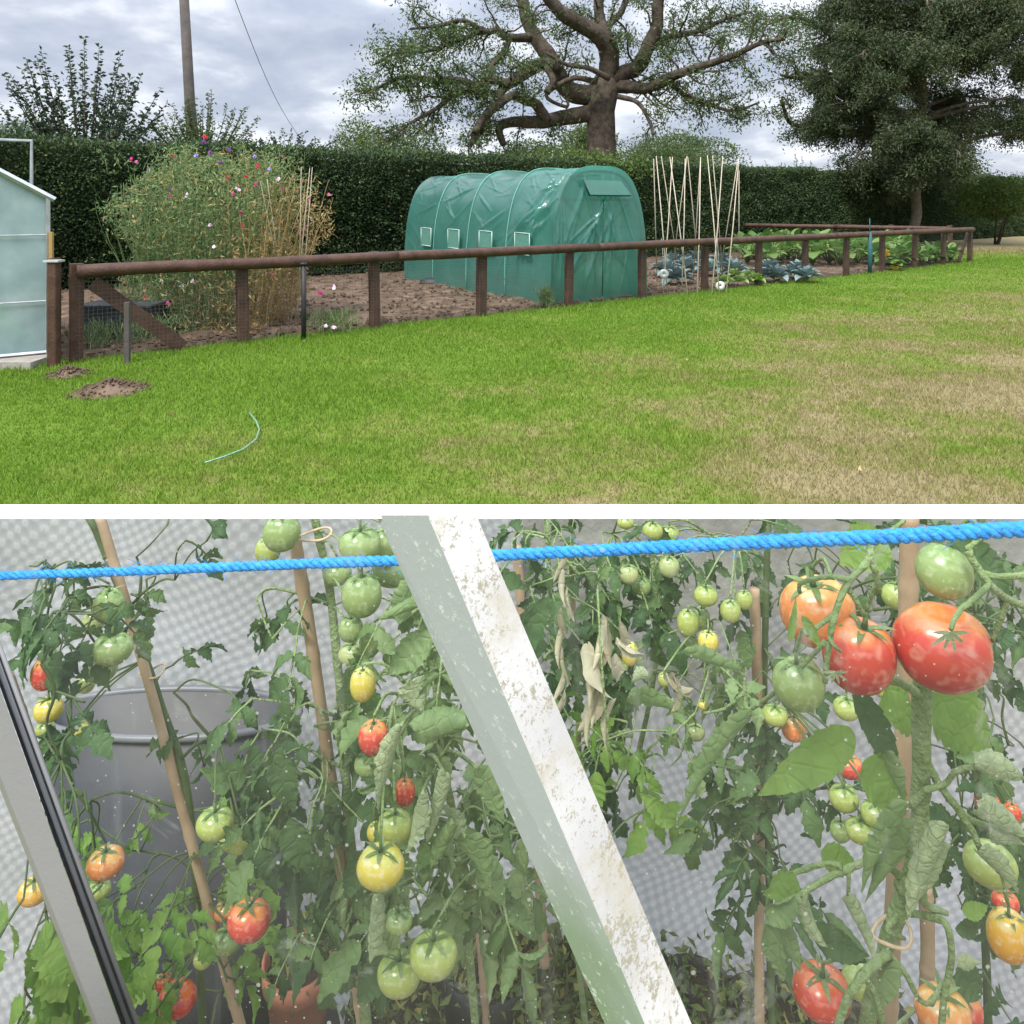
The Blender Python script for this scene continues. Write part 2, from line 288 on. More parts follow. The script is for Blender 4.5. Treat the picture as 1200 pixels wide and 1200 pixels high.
# ------------------------------------------------------------------ hedge
M_hleaf = leafmat('hedge_leaf', [(0, (.026, .052, .024)), (.4, (.044, .084, .036)), (.75, (.072, .120, .050)), (.93, (.12, .165, .055)), (1, (.20, .21, .07))], transl=.22)
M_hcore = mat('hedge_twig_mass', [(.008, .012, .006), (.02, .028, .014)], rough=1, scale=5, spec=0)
def hedge(x0, x1, h0, h1, label, n, shoots, thick=1.3):
    f = lambda x: 19.95+.7*x; d = norm(np.array([1, .7])); nn = np.array([d[1], -d[0]])   # nn: towards the camera
    r = empty('tall_hedge', (x0, f(x0), 0), label, 'hedge')
    L = (x1-x0)/d[0]
    def top(s): return h0+(h1-h0)*s/L+.16*noise.noise(Vector((s*.45, 0, 0)))+.07*noise.noise(Vector((s*2, 3, 0)))
    def bul(s, z): return .20*noise.noise(Vector((s*.6, z*.7, 5)))+.10*noise.noise(Vector((s*2.2, z*2.2, 9)))
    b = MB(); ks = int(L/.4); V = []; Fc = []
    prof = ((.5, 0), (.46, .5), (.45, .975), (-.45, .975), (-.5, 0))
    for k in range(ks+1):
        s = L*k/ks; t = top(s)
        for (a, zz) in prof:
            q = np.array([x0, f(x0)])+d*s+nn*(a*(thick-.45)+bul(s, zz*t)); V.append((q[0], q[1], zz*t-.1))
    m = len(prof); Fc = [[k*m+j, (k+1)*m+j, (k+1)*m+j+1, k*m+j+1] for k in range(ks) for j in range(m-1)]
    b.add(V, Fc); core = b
    s = RS.uniform(0, L, n); u = RS.uniform(0, 1, n); P_ = []; D_ = []
    tp = np.array([top(a) for a in s])
    fr = u < .8; z = np.where(fr, RS.uniform(.02, 1, n)*tp, tp+RS.uniform(-.16, .07, n))
    a = np.where(fr, thick/2-.12+RS.normal(0, .045, n), RS.uniform(-thick/2, thick/2, n))
    bl = np.array([bul(si, zi) for si, zi in zip(s, z)])
    q = np.array([x0, f(x0)])+d*s[:, None]+nn*(a+bl)[:, None]
    pts = np.stack([q[:, 0], q[:, 1], z], 1)
    dirs = np.where(fr[:, None], np.array([nn[0]*.8, nn[1]*.8, .1]), np.array([0, 0, .9]))
    sz = RS.uniform(.045, .095, n)
    b = MB(); b.addnp(*leafcloud(pts, sz, sz*.62, dirs))
    # upright shoots above the top
    tw = core; sp = []; sdir = []
    for k in range(shoots):
        si = RS.uniform(0, L); q = np.array([x0, f(x0)])+d*si+nn*RS.uniform(-.4, .4); hh = RS.uniform(.15, .55)*(1+.7*noise.noise(Vector((si*.5, 7, 0)))); z0 = top(si)-.05
        lx, ly = RS.uniform(-.12, .12, 2); ps = [(q[0]+lx*t*t, q[1]+ly*t*t, z0+hh*t) for t in np.linspace(0, 1, 4)]
        tw.tube(ps, [.006, .005, .004, .002], n=3)
        for t in np.linspace(.05, 1, max(4, int(hh/.045))):
            sp.append((q[0]+lx*t*t, q[1]+ly*t*t, z0+hh*t)); sdir.append((RS.normal(), RS.normal(), .5))
    if sp:
        sp = np.array(sp); b.addnp(*leafcloud(sp, RS.uniform(.05, .10, len(sp)), .045, np.array(sdir)))
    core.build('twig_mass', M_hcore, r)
    b.build('foliage', M_hleaf, r, smooth=False)
hedge(-16, 34, 2.78, 3.0, 'long dense dark green clipped hedge running behind the vegetable plot', 300000, 420)

# ------------------------------------------------------------------ trees
M_bark = mat('grey_brown_bark', [(.035, .028, .023), (.075, .060, .048), (.12, .10, .08)], rough=.9, scale=4, detail=9, bump=.9, bscale=12, spec=.1)
M_bark2 = mat('pale_bark', [(.09, .075, .055), (.20, .17, .13)], rough=.9, scale=5, detail=9, bump=.8, bscale=14, spec=.1)
M_tleaf = leafmat('tree_leaf', [(0, (.040, .070, .024)), (.5, (.075, .125, .040)), (.85, (.115, .17, .055)), (1, (.18, .22, .08))], transl=.4)
M_dleaf = leafmat('dark_tree_leaf', [(0, (.034, .058, .026)), (.5, (.062, .092, .040)), (.85, (.10, .13, .058)), (1, (.15, .16, .08))], transl=.25)
def wiggle(p0, d0, L, n, wob, grav, rs=RS):
    pts = [np.array(p0)]; d = norm(np.array(d0, dtype=float)); st = L/n
    for i in range(n):
        d = norm(d+rs.normal(size=3)*wob+np.array([0, 0, grav])); pts.append(pts[-1]+d*st)
    return pts
class Tree:
    def __init__(s): s.w = MB(); s.lp = []; s.ld = []
    def limb(s, pts, r0, r1, nsec=8, seclen=2.2, n=8, out=None, skip=.15, leaf=26, spread=.22, grav=-.02, tert=6, wob=.28, mult=1.05):
        leaf = int(leaf*mult)
        pts = [np.array(p, dtype=float) for p in pts]
        # Catmull-Rom resample
        Q = []; pp = [pts[0]*2-pts[1]]+pts+[pts[-1]*2-pts[-2]]
        for i in range(1, len(pp)-2):
            for t in np.linspace(0, 1, 6)[:-1]:
                a, b_, c, e = pp[i-1], pp[i], pp[i+1], pp[i+2]
                Q.append(.5*((2*b_)+(c-a)*t+(2*a-5*b_+4*c-e)*t*t+(3*b_-a-3*c+e)*t**3))
        Q.append(pts[-1]); Q = np.array(Q); k = len(Q)
        rr = np.linspace(r0, r1, k)*(1+RS.uniform(-.07, .07, k)); s.w.tube(Q, rr, n=n)
        for j in range(nsec):
            t = skip+(1-skip)*(j+RS.uniform(0, 1))/nsec; i = min(k-2, int(t*(k-1))); dr = norm(Q[i+1]-Q[i])
            o = norm(RS.normal(size=3)); o = norm(o-dr*np.dot(o, dr)*.6+dr*.5+(np.array(out) if out is not None else 0))
            l = seclen*RS.uniform(.5, 1.15)*(1.1-.35*t)
            sec = wiggle(Q[i], o, l, 7, wob, grav); r_ = min(rr[i]*.5, .05*seclen/2.2+.008); s.w.tube(sec, np.linspace(r_, r_*.3, 8), n=5)
            for m in range(tert):
                ii = int(RS.uniform(1.5, 7.4)); d2 = norm(RS.normal(size=3)+norm(sec[ii]-sec[ii-1])*.9)
                te = wiggle(sec[ii], d2, l*.38*RS.uniform(.5, 1.2), 5, .3, grav*1.5); s.w.tube(te, np.linspace(r_*.3, r_*.12, 6), n=3, cap=False)
                te = np.array(te); c = RS.randint(1, 6, leaf); s.lp.append(te[c]+RS.normal(size=(leaf, 3))*spread*np.array([1, 1, .75])); s.ld.append(np.tile([0, 0, -.25], (leaf, 1)))
    def done(s, name, loc, label, cat, wm, lm, ll, lw, group=None):
        r = empty(name, loc, label, cat, group); s.w.build('trunk', wm, r)
        p = np.concatenate(s.lp); n = len(p); b = MB(); z = RS.uniform(.6, 1.3, n); b.addnp(*leafcloud(p, ll*z, lw*z, np.concatenate(s.ld))); b.build('crown', lm, r, smooth=False)
        return r
D = 31.0
def px(l, d0=D, amp=0.): 
    n = len(l); return [P(x, y, d0+amp*i/(n-1)) for i, (x, y) in enumerate(l)]
T = Tree()
T.w.tube([P(704, 292, D), P(704, 200, D), P(705, 160, D), P(704, 130, D), P(707, 105, D), P(711, 92, D)], [.85, .68, .60, .60, .66, .5], n=20)
u = P(1, 0, D)
T.limb(px([(690, 133), (660, 138), (630, 143), (600, 143), (585, 150), (590, 170)], D, -1.5), .40, .12, 7, 1.6, out=(-.2, 0, -.1))
T.limb(px([(640, 142), (628, 122), (613, 117), (600, 112), (580, 127), (563, 147), (550, 172)], D-.6, -2.5), .26, .10, 7, 1.8, out=(-.2, 0, -.1))
T.limb(px([(694, 112), (670, 108), (655, 90), (645, 68), (630, 48), (617, 22), (608, -20), (590, -60)], D, 2), .46, .22, 10, 2.6, out=(0, 0, .1))
T.limb(px([(655, 80), (633, 76), (607, 92), (590, 103), (580, 122), (566, 138), (556, 155)], D-.2, -3), .30, .12, 10, 2.0, out=(-.3, 0, -.1))
T.limb(px([(596, 100), (577, 93), (560, 100), (538, 94), (513, 95), (477, 90), (450, 100), (432, 108)], D-1.8, -2), .20, .05, 20, 2.0, out=(-.3, 0, .0))
T.limb(px([(560, 100), (535, 110), (510, 128), (480, 145), (455, 165)], D-2.2, -2), .13, .04, 16, 1.9, out=(-.3, 0, 0))
T.limb(px([(622, 44), (597, 44), (582, 36), (567, 37), (543, 24), (515, 30), (480, 34)], D+.5, -2), .21, .05, 18, 2.2, out=(-.3, 0, -.1))
T.limb(px([(597, 44), (590, 63), (577, 76), (567, 92), (552, 108)], D+.2, -3), .15, .06, 8, 1.8, out=(-.2, 0, -.1))
T.limb(px([(567, 37), (530, 50), (500, 60), (465, 62), (440, 75)], D, -4), .10, .04, 18, 2.1, out=(-.3, 0, -.1))
T.limb(px([(711, 98), (714, 62), (702, 42), (678, 27), (655, 12), (630, -20)], D, -2), .46, .24, 8, 2.2)
T.limb(px([(715, 64), (708, 38), (702, 16), (700, -30), (690, -70)], D, 2), .30, .18, 8, 2.2)
T.limb(px([(708, 38), (716, 26), (728, 14), (740, -20)], D+.5, 1), .20, .12, 5, 2.0)
T.limb(px([(716, 95), (733, 85), (748, 78), (760, 53), (770, 30), (772, 0), (790, -40)], D, -1), .40, .2, 12, 2.2, out=(.1, 0, 0))
T.limb(px([(720, 100), (740, 102), (760, 103), (784, 91), (817, 79), (855, 67), (893, 50), (920, 46)], D, -3), .32, .06, 22, 2.2, out=(.1, 0, 0))
T.limb(px([(760, 53), (790, 42), (820, 36), (850, 22), (880, 14)], D, 2), .18, .05, 20, 2.2, out=(.2, 0, -.1))
T.limb(px([(784, 91), (800, 110), (830, 122), (860, 130), (890, 120)], D-1, -1), .12, .04, 13, 1.7, out=(.2, 0, -.1))
T.limb(px([(724, 113), (747, 120), (760, 140), (766, 158)], D-.5, -1), .12, .05, 4, 1.2, out=(.1, 0, -.2), leaf=10)
T.limb(px([(700, 96), (670, 92), (640, 112), (665, 125), (660, 105)], D-1.2, .6), .13, .05, 3, 1.2, leaf=6)
T.limb(px([(640, 78), (648, 95), (640, 108)], D-1, -.5), .16, .12, 1, .8, leaf=3)
T.limb(px([(714, 92), (690, 80), (665, 76), (640, 62)], D-1.2, -1), .14, .06, 4, 1.4, leaf=10)
T.done('old_twisted_tree', (P(704, 292, D).x, D, 0), 'huge old tree with thick grey trunk and twisting limbs rising behind the green tunnel', 'tree', M_bark, M_tleaf, .17, .06)

T = Tree(); D2 = 33.0
T.w.tube([P(1030, 288, D2), P(1028, 180, D2), P(1022, 120, D2), P(1015, 60, D2), P(1000, -20, D2)], [.26, .22, .20, .16, .10], n=12)
T.limb(px([(1022, 118), (1008, 113), (989, 113), (978, 102), (966, 90), (939, 92), (915, 88)], D2, -1.5), .24, .06, 14, 1.8, out=(-.2, 0, .1))
T.limb(px([(1024, 150), (995, 158), (970, 152), (940, 148), (924, 142), (916, 117)], D2, -2), .18, .06, 12, 1.6, out=(-.2, 0, 0))
T.limb(px([(1015, 60), (985, 50), (960, 30), (930, 20), (905, 25)], D2, -2), .16, .05, 17, 2.0, out=(-.2, 0, 0))
T.limb(px([(1010, 40), (1005, 10), (990, -20), (960, -50)], D2, -1), .16, .07, 10, 2.0)
T.limb(px([(966, 90), (970, 70), (985, 55)], D2-1, -1), .10, .05, 6, 1.6)
T.limb(px([(1022, 100), (1050, 70), (1080, 40), (1110, 0)], D2, 1), .2, .07, 10, 2.2)
T.done('bare_limbed_tree', (P(1030, 288, D2).x, D2, 0), 'thin leaved tree with crooked bare limbs left of the dark drooping tree', 'tree', M_bark, M_tleaf, .16, .06)

# dark drooping tree at right, in front of the hedge
T = Tree(); D3_ = 28.5; bx_ = P(1072, 0, D3_).x
T.w.tube([(bx_-.1, D3_, -.1), (bx_-.08, D3_, .5), (bx_+.08, D3_, 1.3), (bx_-.0, D3_, 2.1), (bx_+.15, D3_, 3.4), (bx_+.3, D3_, 6), (bx_+.2, D3_, 10)], [.27, .2, .19, .2, .22, .18, .06], n=12)
for k in range(84):
    z = RS.uniform(2.9, 10.4); a = RS.uniform(0, 6.283); L = (3.4 if z < 8 else 2.9)*RS.uniform(.7, 1.1); L *= (.85 if z < 3.6 else 1)*(1.3 if math.cos(a) > .3 else 1)
    if math.cos(a) < 0: L *= .95+.10*min(1, (z-3)/3)
    p0 = np.array([bx_+.25, D3_, z]); d = np.array([math.cos(a), math.sin(a)*.9, .25])
    p1 = p0+d*L*.5; p2 = p0+np.array([d[0], d[1], .12])*L; p3 = p2+np.array([d[0]*.25, d[1]*.25, -.35])*1.0
    T.limb([p0, p1, p2, p3], .09, .025, 8, 1.5, n=5, skip=.2, leaf=40, spread=.17, grav=-.2, tert=6, wob=.2, mult=1.7)
T.done('dark_drooping_tree', (bx_, D3_, 0), 'dense dark drooping tree with short pale trunk at the right edge', 'tree', M_bark2, M_dleaf, .13, .045)
# low yellow-green bush by right edge under it
def bush(name, c, rx, ry, rz, n, label, cat, lm, ll, lw, shoots=0, wm=M_bark, group=None, stems=8):
    r = empty(name, (c[0], c[1], 0), label, cat, group)
    p = norm(RS.normal(size=(n, 3)))*(RS.uniform(0, 1, (n, 1))**.45)
    s = np.array([noise.noise(Vector(q)*1.9+Vector((c[0], c[1], 0))) for q in p]); p = p*(1+.38*s[:, None])
    p = p*np.array([rx, ry, rz])+np.array(c); k = p[:, 2] > .03; p = p[k]
    b = MB(); z = RS.uniform(.6, 1.3, len(p)); b.addnp(*leafcloud(p, ll*z, lw*z)); b.build('crown', lm, r, smooth=False)
    b = MB()
    for k in range(stems):
        a = RS.uniform(0, 6.283); q = (c[0]+math.cos(a)*rx*.6, c[1]+math.sin(a)*ry*.6, c[2]+rz*RS.uniform(-.2, .7))
        b.tube([(c[0]+math.cos(a)*rx*.08, c[1]+math.sin(a)*ry*.08, -.05), ((c[0]+q[0])/2, (c[1]+q[1])/2, q[2]*.5), q], [.05, .035, .01], n=5)
    b.build('trunk', wm, r)
    return r
M_yleaf = leafmat('lime_leaf', [(0, (.05, .09, .02)), (.5, (.09, .15, .03)), (1, (.16, .22, .05))], transl=.35)
q = P(1165, 225, 30); bush('light_green_bush', (q.x, q.y, 1.9), 1.7, 1.2, 1.0, 10000, 'lighter green bush under the dark drooping tree at the right edge', 'bush', M_yleaf, .12, .05, stems=3)

# shoots shrubs behind the hedge, left
def shoot_tree(name, c, spread, h, n, label, lm, leafl, leafw, base=2.2, hv=None):
    r = empty(name, (c[0], c[1], 0), label, 'shrub'); tw = MB(); sp = []; sdir = []
    tw.tube([(c[0], c[1], -.1), (c[0], c[1], base)], [.10, .07], n=8)
    for k in range(n):
        a = RS.uniform(-1, 1); b_ = RS.uniform(-.5, .5); hh = h*RS.uniform(.30, 1.0)*(1-.35*abs(a)**1.5)
        p0 = np.array([c[0]+a*spread*.25, c[1]+b_*spread*.3, base-.3]); top = np.array([c[0]+a*spread, c[1]+b_*spread, base+hh])
        ps = [p0+(top-p0)*t+np.array([a*.25*math.sin(t*3.1), 0, .25*math.sin(t*3.1)])*.6 for t in np.linspace(0, 1, 9)]
        tw.tube(ps, np.linspace(.022, .005, 9), n=4); L = np.linalg.norm(top-p0)
        m = int(L/.045)
        for t in np.linspace(.15, 1, m):
            i = min(7, int(t*8)); q = ps[i]+(ps[i+1]-ps[i])*(t*8-i); sp.append(q); sd_ = 1 if RS.rand() < .5 else -1; sdir.append((sd_*.8+RS.normal()*.3, RS.normal()*.6, .25))
            if t < .75 and RS.rand() < .6: sp.append(q+RS.normal(size=3)*.14); sdir.append(RS.normal(size=3))
    tw.build('trunk', M_bark, r); sp = np.array(sp); b = MB(); z = RS.uniform(.7, 1.25, len(sp)); b.addnp(*leafcloud(sp, leafl*z, leafw*z, np.array(sdir))); b.build('crown', lm, r, smooth=False)
M_bleaf = leafmat('blue_green_leaf', [(0, (.022, .042, .024)), (.6, (.042, .072, .036)), (1, (.09, .12, .06))], transl=.3)
d = 17.; c = P(100, 170, d); shoot_tree('plum_shrub', (c.x, d, 0), 1.85, 3.0, 56, 'tall shrub with long upright leafy shoots behind the hedge at far left', M_bleaf, .12, .065, base=2.6)
d = 22.; c = P(238, 170, d); shoot_tree('young_tree', (c.x, d, 0), 1.6, 2.1, 60, 'small leafy tree behind the hedge around the telegraph pole', M_tleaf, .10, .05, base=3.1)
d = 24.; c = P(335, 165, d); shoot_tree('low_shrub', (c.x, d, 0), 1.9, .8, 34, 'low leafy shrub just above the hedge right of the telegraph pole', M_bleaf, .10, .055, base=3.2)
for (x, y, d, rx, rz, lab) in ((35, 162, 60, 3.2, 2.4, 'distant round tree far behind the plum shrub'), (420, 160, 38, 1.6, 1.7, 'pale green tree poking over the hedge left of the old tree'), (480, 172, 36, 2.6, 1.6, 'broad green tree top over the hedge under the left limbs'),
                               (800, 172, 55, 4.4, 2.2, 'distant tree crown above the bean canes'), (630, 178, 40, 2.6, 1.1, 'leafy undergrowth left of the old tree trunk'), (770, 180, 40, 3.0, 1.4, 'leafy undergrowth right of the old tree trunk'), (680, 188, 22, 2.2, .55, 'yellowish bramble growth on the hedge above the green tunnel'), (690, 160, 90, 3.6, 2.8, 'far hazy tree left of the old tree trunk')):
    c = P(x, y, d); bush('background_tree', (c.x, d, c.z-rz*.35), rx, rx*.8, rz, int(5200*rx/2.6), lab, 'tree', M_yleaf if 'yellow' in lab or 'pale' in lab else M_tleaf, .13*d/38+.03, .06*d/38+.02, group='trees beyond the hedge')

# telegraph pole and wire
M_pole = mat('grey_pole_wood', [(.065, .055, .05), (.11, .097, .09)], rough=.85, scale=3, detail=8, bump=.4, bscale=20)
p0 = P(232, 290, 24); p1 = P(213.5, -40, 24); b = MB(); b.tube([p0, (p0+p1)/2, p1], [.19, .17, .15], n=14)
tag(b.build('telegraph_pole', M_pole, origin=tuple(p0)), 'weathered wooden telegraph pole leaning slightly behind the hedge', 'pole')
b = MB(); b.tube([P(268, -20, 24).lerp(P(345, 152, 40), t)-Vector((0, 0, .5*math.sin(t*3.14))) for t in np.linspace(0, 1.15, 14)], .013, n=5)
tag(b.build('overhead_wire', M_black), 'thin dark overhead wire slanting down right of the telegraph pole', 'wire')

# ------------------------------------------------------------------ polytunnel
TO = np.array([.62, 11.55]); TU = norm(np.array([.818, .575])); TV = norm(np.array([-.575, .818])); TW, TL, TH = 2.15, 5.15, 2.27
def tw(u, v, z): q = TO+TU*u+TV*v; return (q[0], q[1], z)
m_, ns, ln = newmat('green_tunnel_sheet'); tc = ns.new('ShaderNodeTexCoord')
nz = nd(ns, 'ShaderNodeTexNoise', Scale=2.2, Detail=7, Roughness=.6); ln.new(tc.outputs['Object'], nz.inputs['Vector'])
cr = ramp(ns, [(.3, (.085, .27, .225)), (.55, (.12, .33, .28)), (.75, (.17, .40, .35))]); ln.new(nz.outputs['Fac'], cr.inputs[0])
p = nd(ns, 'ShaderNodeBsdfPrincipled', Roughness=.30); p.inputs['Specular IOR Level'].default_value = 1.0; p.inputs['Coat Weight'].default_value = 1.0; p.inputs['Coat IOR'].default_value = 1.8; p.inputs['Coat Roughness'].default_value = .10; p.inputs['Sheen Weight'].default_value = .6; p.inputs['Sheen Roughness'].default_value = .35; ln.new(cr.outputs[0], p.inputs['Base Color'])
mp = nd(ns, 'ShaderNodeMapping'); mp.inputs['Rotation'].default_value = (0, 0, -.61); ln.new(tc.outputs['Object'], mp.inputs[0])
n2 = nd(ns, 'ShaderNodeTexNoise', Scale=3.2, Detail=6, Roughness=.55, Distortion=1.0); mp2 = nd(ns, 'ShaderNodeMapping'); mp2.inputs['Scale'].default_value = (3.2, 1.1, .75); ln.new(mp.outputs[0], mp2.inputs[0]); ln.new(mp2.outputs[0], n2.inputs['Vector'])
bp = nd(ns, 'ShaderNodeBump', Strength=.25, Distance=.04); ln.new(n2.outputs['Fac'], bp.inputs['Height']); ln.new(bp.outputs[0], p.inputs['Normal'])
tl = ns.new('ShaderNodeBsdfTranslucent'); tl.inputs[0].default_value = (.09, .42, .34, 1); tr = ns.new('ShaderNodeBsdfTransparent'); tr.inputs[0].default_value = (.40, .85, .74, 1)
m1 = nd(ns, 'ShaderNodeMixShader'); m1.inputs[0].default_value = .45; ln.new(p.outputs[0], m1.inputs[1]); ln.new(tl.outputs[0], m1.inputs[2])
m2 = nd(ns, 'ShaderNodeMixShader'); m2.inputs[0].default_value = .38; ln.new(m1.outputs[0], m2.inputs[1]); ln.new(tr.outputs[0], m2.inputs[2])
o = ns.new('ShaderNodeOutputMaterial'); ln.new(m2.outputs[0], o.inputs[0]); M_sheet = m_
tun = empty('polytunnel', tw(TW/2, TL/2, 0), 'green plastic sheeted arched polytunnel standing in the vegetable plot', 'polytunnel')
def prof(t):   # t 0..1, left ground -> over -> right ground
    a = math.pi*(1-t); c, s_ = math.cos(a), math.sin(a); e = .62
    return TW/2+TW/2*(1 if c > 0 else -1)*abs(c)**e, TH*abs(s_)**.72
def creases(U, Wd, lines):
    """sum of long tapering folds; lines: (u0, w0, u1, w1, width, height)"""
    H = np.zeros_like(U)
    for (u0, w0, u1, w1, wd, ht) in lines:
        dx, dy = u1-u0, w1-w0; L2 = dx*dx+dy*dy; t = np.clip(((U-u0)*dx+(Wd-w0)*dy)/L2, 0, 1)
        dd = np.hypot(U-u0-t*dx, Wd-w0-t*dy); tp = np.sin(np.pi*np.clip(t*.9+.05, 0, 1))**.7
        H += 1.35*ht*tp*np.maximum(0, 1-dd/(.9*wd*(.35+tp)))**1.4
    return H
nl, npf = 300, 190; pa = np.linspace(0, 1, npf+1); pc = np.array([prof(t) for t in pa])
arc = np.concatenate([[0], np.cumsum(np.linalg.norm(np.diff(pc, axis=0), axis=1))]); AL = arc[-1]
gv, ga = np.meshgrid(np.linspace(0, TL, nl+1), arc, indexing='ij'); LN = []; rs2 = np.random.RandomState(5)
for k in range(4):      # sheet hangs in swags from each hoop
    v0 = TL*k/4
    for j in range(13):
        c_ = rs2.uniform(.9, AL-.9); sgn = -1 if c_ < AL/2 else 1
        LN.append((v0+rs2.uniform(-.05, .25), c_, v0+rs2.uniform(.45, 1.25), c_+sgn*rs2.uniform(.05, .75), rs2.uniform(.02, .07), rs2.uniform(.008, .028)))
        LN.append((v0+1.29-rs2.uniform(-.05, .25), c_, v0+1.29-rs2.uniform(.4, 1.0), c_+sgn*rs2.uniform(.0, .6), rs2.uniform(.015, .05), rs2.uniform(.006, .02)))
for j in range(16): LN.append((rs2.uniform(0, .35), AL*.5-rs2.uniform(.3, 1.5), rs2.uniform(.5, 1.7), rs2.uniform(.05, 1.3), rs2.uniform(.03, .09), rs2.uniform(.015, .045)))
for j in range(26): c_ = rs2.uniform(0, 1.2); v_ = rs2.uniform(0, TL); LN.append((v_, c_, v_+rs2.uniform(-.5, .5), c_+rs2.uniform(-.3, .3), rs2.uniform(.015, .05), rs2.uniform(.006, .016)))
HH = creases(gv, ga, LN); V = []
for i in range(nl+1):
    v = i/nl; sag = abs(math.sin(v*4*math.pi))**.7
    for j in range(npf+1):
        u, z = pc[j]; du = u-TW/2; n_ = norm(np.array([du*1.3, z-.9])) if z > .9 else np.array([math.copysign(1, du), 0])
        a_ = HH[i, j]-.045*sag*min(1, z/1.2)+.012*noise.noise(Vector((v*9, arc[j]*2, 3))); a_ *= min(1, z/.15)
        V.append(tw(u+n_[0]*a_, v*TL, z+n_[1]*a_ if z > .02 else -.02))
b = MB(); b.add(V, [[i*(npf+1)+j, (i+1)*(npf+1)+j, (i+1)*(npf+1)+j+1, i*(npf+1)+j+1] for i in range(nl) for j in range(npf)]); b.build('cover', M_sheet, tun)
for vv, nm in ((0.0, 'front_panel'), (TL, 'back_panel')):
    V = []; n1_, n2_ = 130, 130; LN = []
    for j in range(14): u_ = rs2.uniform(.1, 1.9); LN.append((TW*.5+rs2.uniform(-.5, .5), rs2.uniform(1.6, 2.2), u_, rs2.uniform(.2, 1.2), rs2.uniform(.02, .07), rs2.uniform(.008, .03)))
    for j in range(16): u_ = rs2.uniform(.05, TW-.05); LN.append((u_, rs2.uniform(.6, 1.5), u_+rs2.uniform(-.25, .25), rs2.uniform(0, .5), rs2.uniform(.02, .06), rs2.uniform(.008, .03)))
    for j in range(9): LN.append((rs2.uniform(.05, .3), rs2.uniform(1.3, 1.9), rs2.uniform(.0, .5), rs2.uniform(.0, .5), rs2.uniform(.02, .05), rs2.uniform(.015, .04)))
    G = []
    for i in range(n1_+1):
        t = .5*i/n1_; u0, z0 = prof(t); G += [(u0+(TW-2*u0)*j/n2_, z0) for j in range(n2_+1)]
    G = np.array(G); H2 = creases(G[:, 0], G[:, 1], LN)
    for q_, (u, z0) in enumerate(G):
        i, j = divmod(q_, n2_+1); e = math.sin(math.pi*j/n2_)**.3; sg = -1 if vv == 0 else 1
        V.append(tw(u, vv+sg*(H2[q_]*e+.004)+.02*e*noise.noise(Vector((u*1.6, z0*.8, 3+vv))), z0 if i else -.02))
    b = MB(); b.add(V, [[i*(n2_+1)+j, i*(n2_+1)+j+1, (i+1)*(n2_+1)+j+1, (i+1)*(n2_+1)+j] for i in range(n1_) for j in range(n2_)]); b.build(nm, M_sheet, tun)
M_steel = mat('dark_green_steel', [(.015, .06, .045), (.03, .09, .07)], rough=.5)
M_seam = mat('pale_seam', [(.10, .36, .29), (.20, .46, .38)], rough=.4)
for i in range(1, 4):
    V = [tw(TW/2+(prof(t)[0]-TW/2)*1.010, i*TL/4, prof(t)[1]*1.004) for t in np.linspace(0.0, 1, 60)]; b = MB(); b.tube(V, .009, n=6); b.build('seam', M_seam, tun)
for i in range(5):
    b = MB(); b.tube([tw(TW/2+(prof(t)[0]-TW/2)*.95, .04+i*(TL-.08)/4, prof(t)[1]*.96) for t in np.linspace(0, 1, 30)], .02, n=8); b.build('hoop', M_steel, tun)
b = MB()
for (u, z) in ((.16, 1.22), (TW-.16, 1.22), (TW/2, TH*.93)): b.tube([tw(u, .05, z), tw(u, TL-.05, z)], .016, n=6)
b.build('ridge_bar', M_steel, tun)
b = MB()
for (u0, z0, u1, z1) in ((.32, 1.72, 1.75, .5), (1.85, 1.72, .5, .45), (.30, .95, 1.85, .95), (.2, 1.70, 1.95, 1.70)): b.tube([tw(u0, .09, z0), tw(u1, .09, z1)], .022, n=6)
b.build('brace', M_steel, tun)
M_white = mat('white_trim', [(.36, .48, .44), (.55, .64, .60)], rough=.6)
M_net = mat('pale_net', [(.05, .17, .13), (.12, .28, .22)], rough=.7, scale=60)
for v in (.50, 1.62, 2.75, 3.85):
    b = MB(); V0 = v; ow_ = -.055
    for (a0, z0, a1, z1) in ((0, .78, .42, .78), (0, 1.14, .42, 1.14), (0, .78, 0, 1.14), (.42, .78, .42, 1.14)):
        b.tube([tw(ow_, V0+a0, z0+.02*a0), tw(ow_, V0+a1, z1+.02*a1)], .008, n=6)
    f_ = b.build('window', M_white, tun); b = MB(); b.box(tw(ow_+.008, V0+.21, .96), (.006, .40, .34), rot2(TU)); b.build('net_pane', M_net, tun, smooth=False)
b = MB(); b.add([tw(.62, -.07, 2.02), tw(1.46, -.07, 2.02), tw(1.62, -.15, 1.78), tw(.70, -.15, 1.78), tw(.62, -.045, 2.02), tw(1.46, -.045, 2.02), tw(1.62, -.12, 1.77), tw(.70, -.12, 1.77)],
    [[0, 1, 2, 3], [4, 7, 6, 5], [0, 3, 7, 4], [1, 5, 6, 2], [3, 2, 6, 7], [0, 4, 5, 1]]); b.build('vent_flap', M_sheet, tun, smooth=False)
b = MB(); b.tube([tw(.70, -.13, 1.77), tw(1.62, -.13, 1.77)], .014, n=6); b.tube([tw(.62, -.06, 2.03), tw(.70, -.13, 1.77)], .014, n=6); b.build('flap_edge', M_black, tun)
b = MB(); b.tube([tw(TW/2, -.03, .1), tw(TW/2+.02, -.03, 1.7)], .008, n=5); b.build('zip', M_steel, tun)
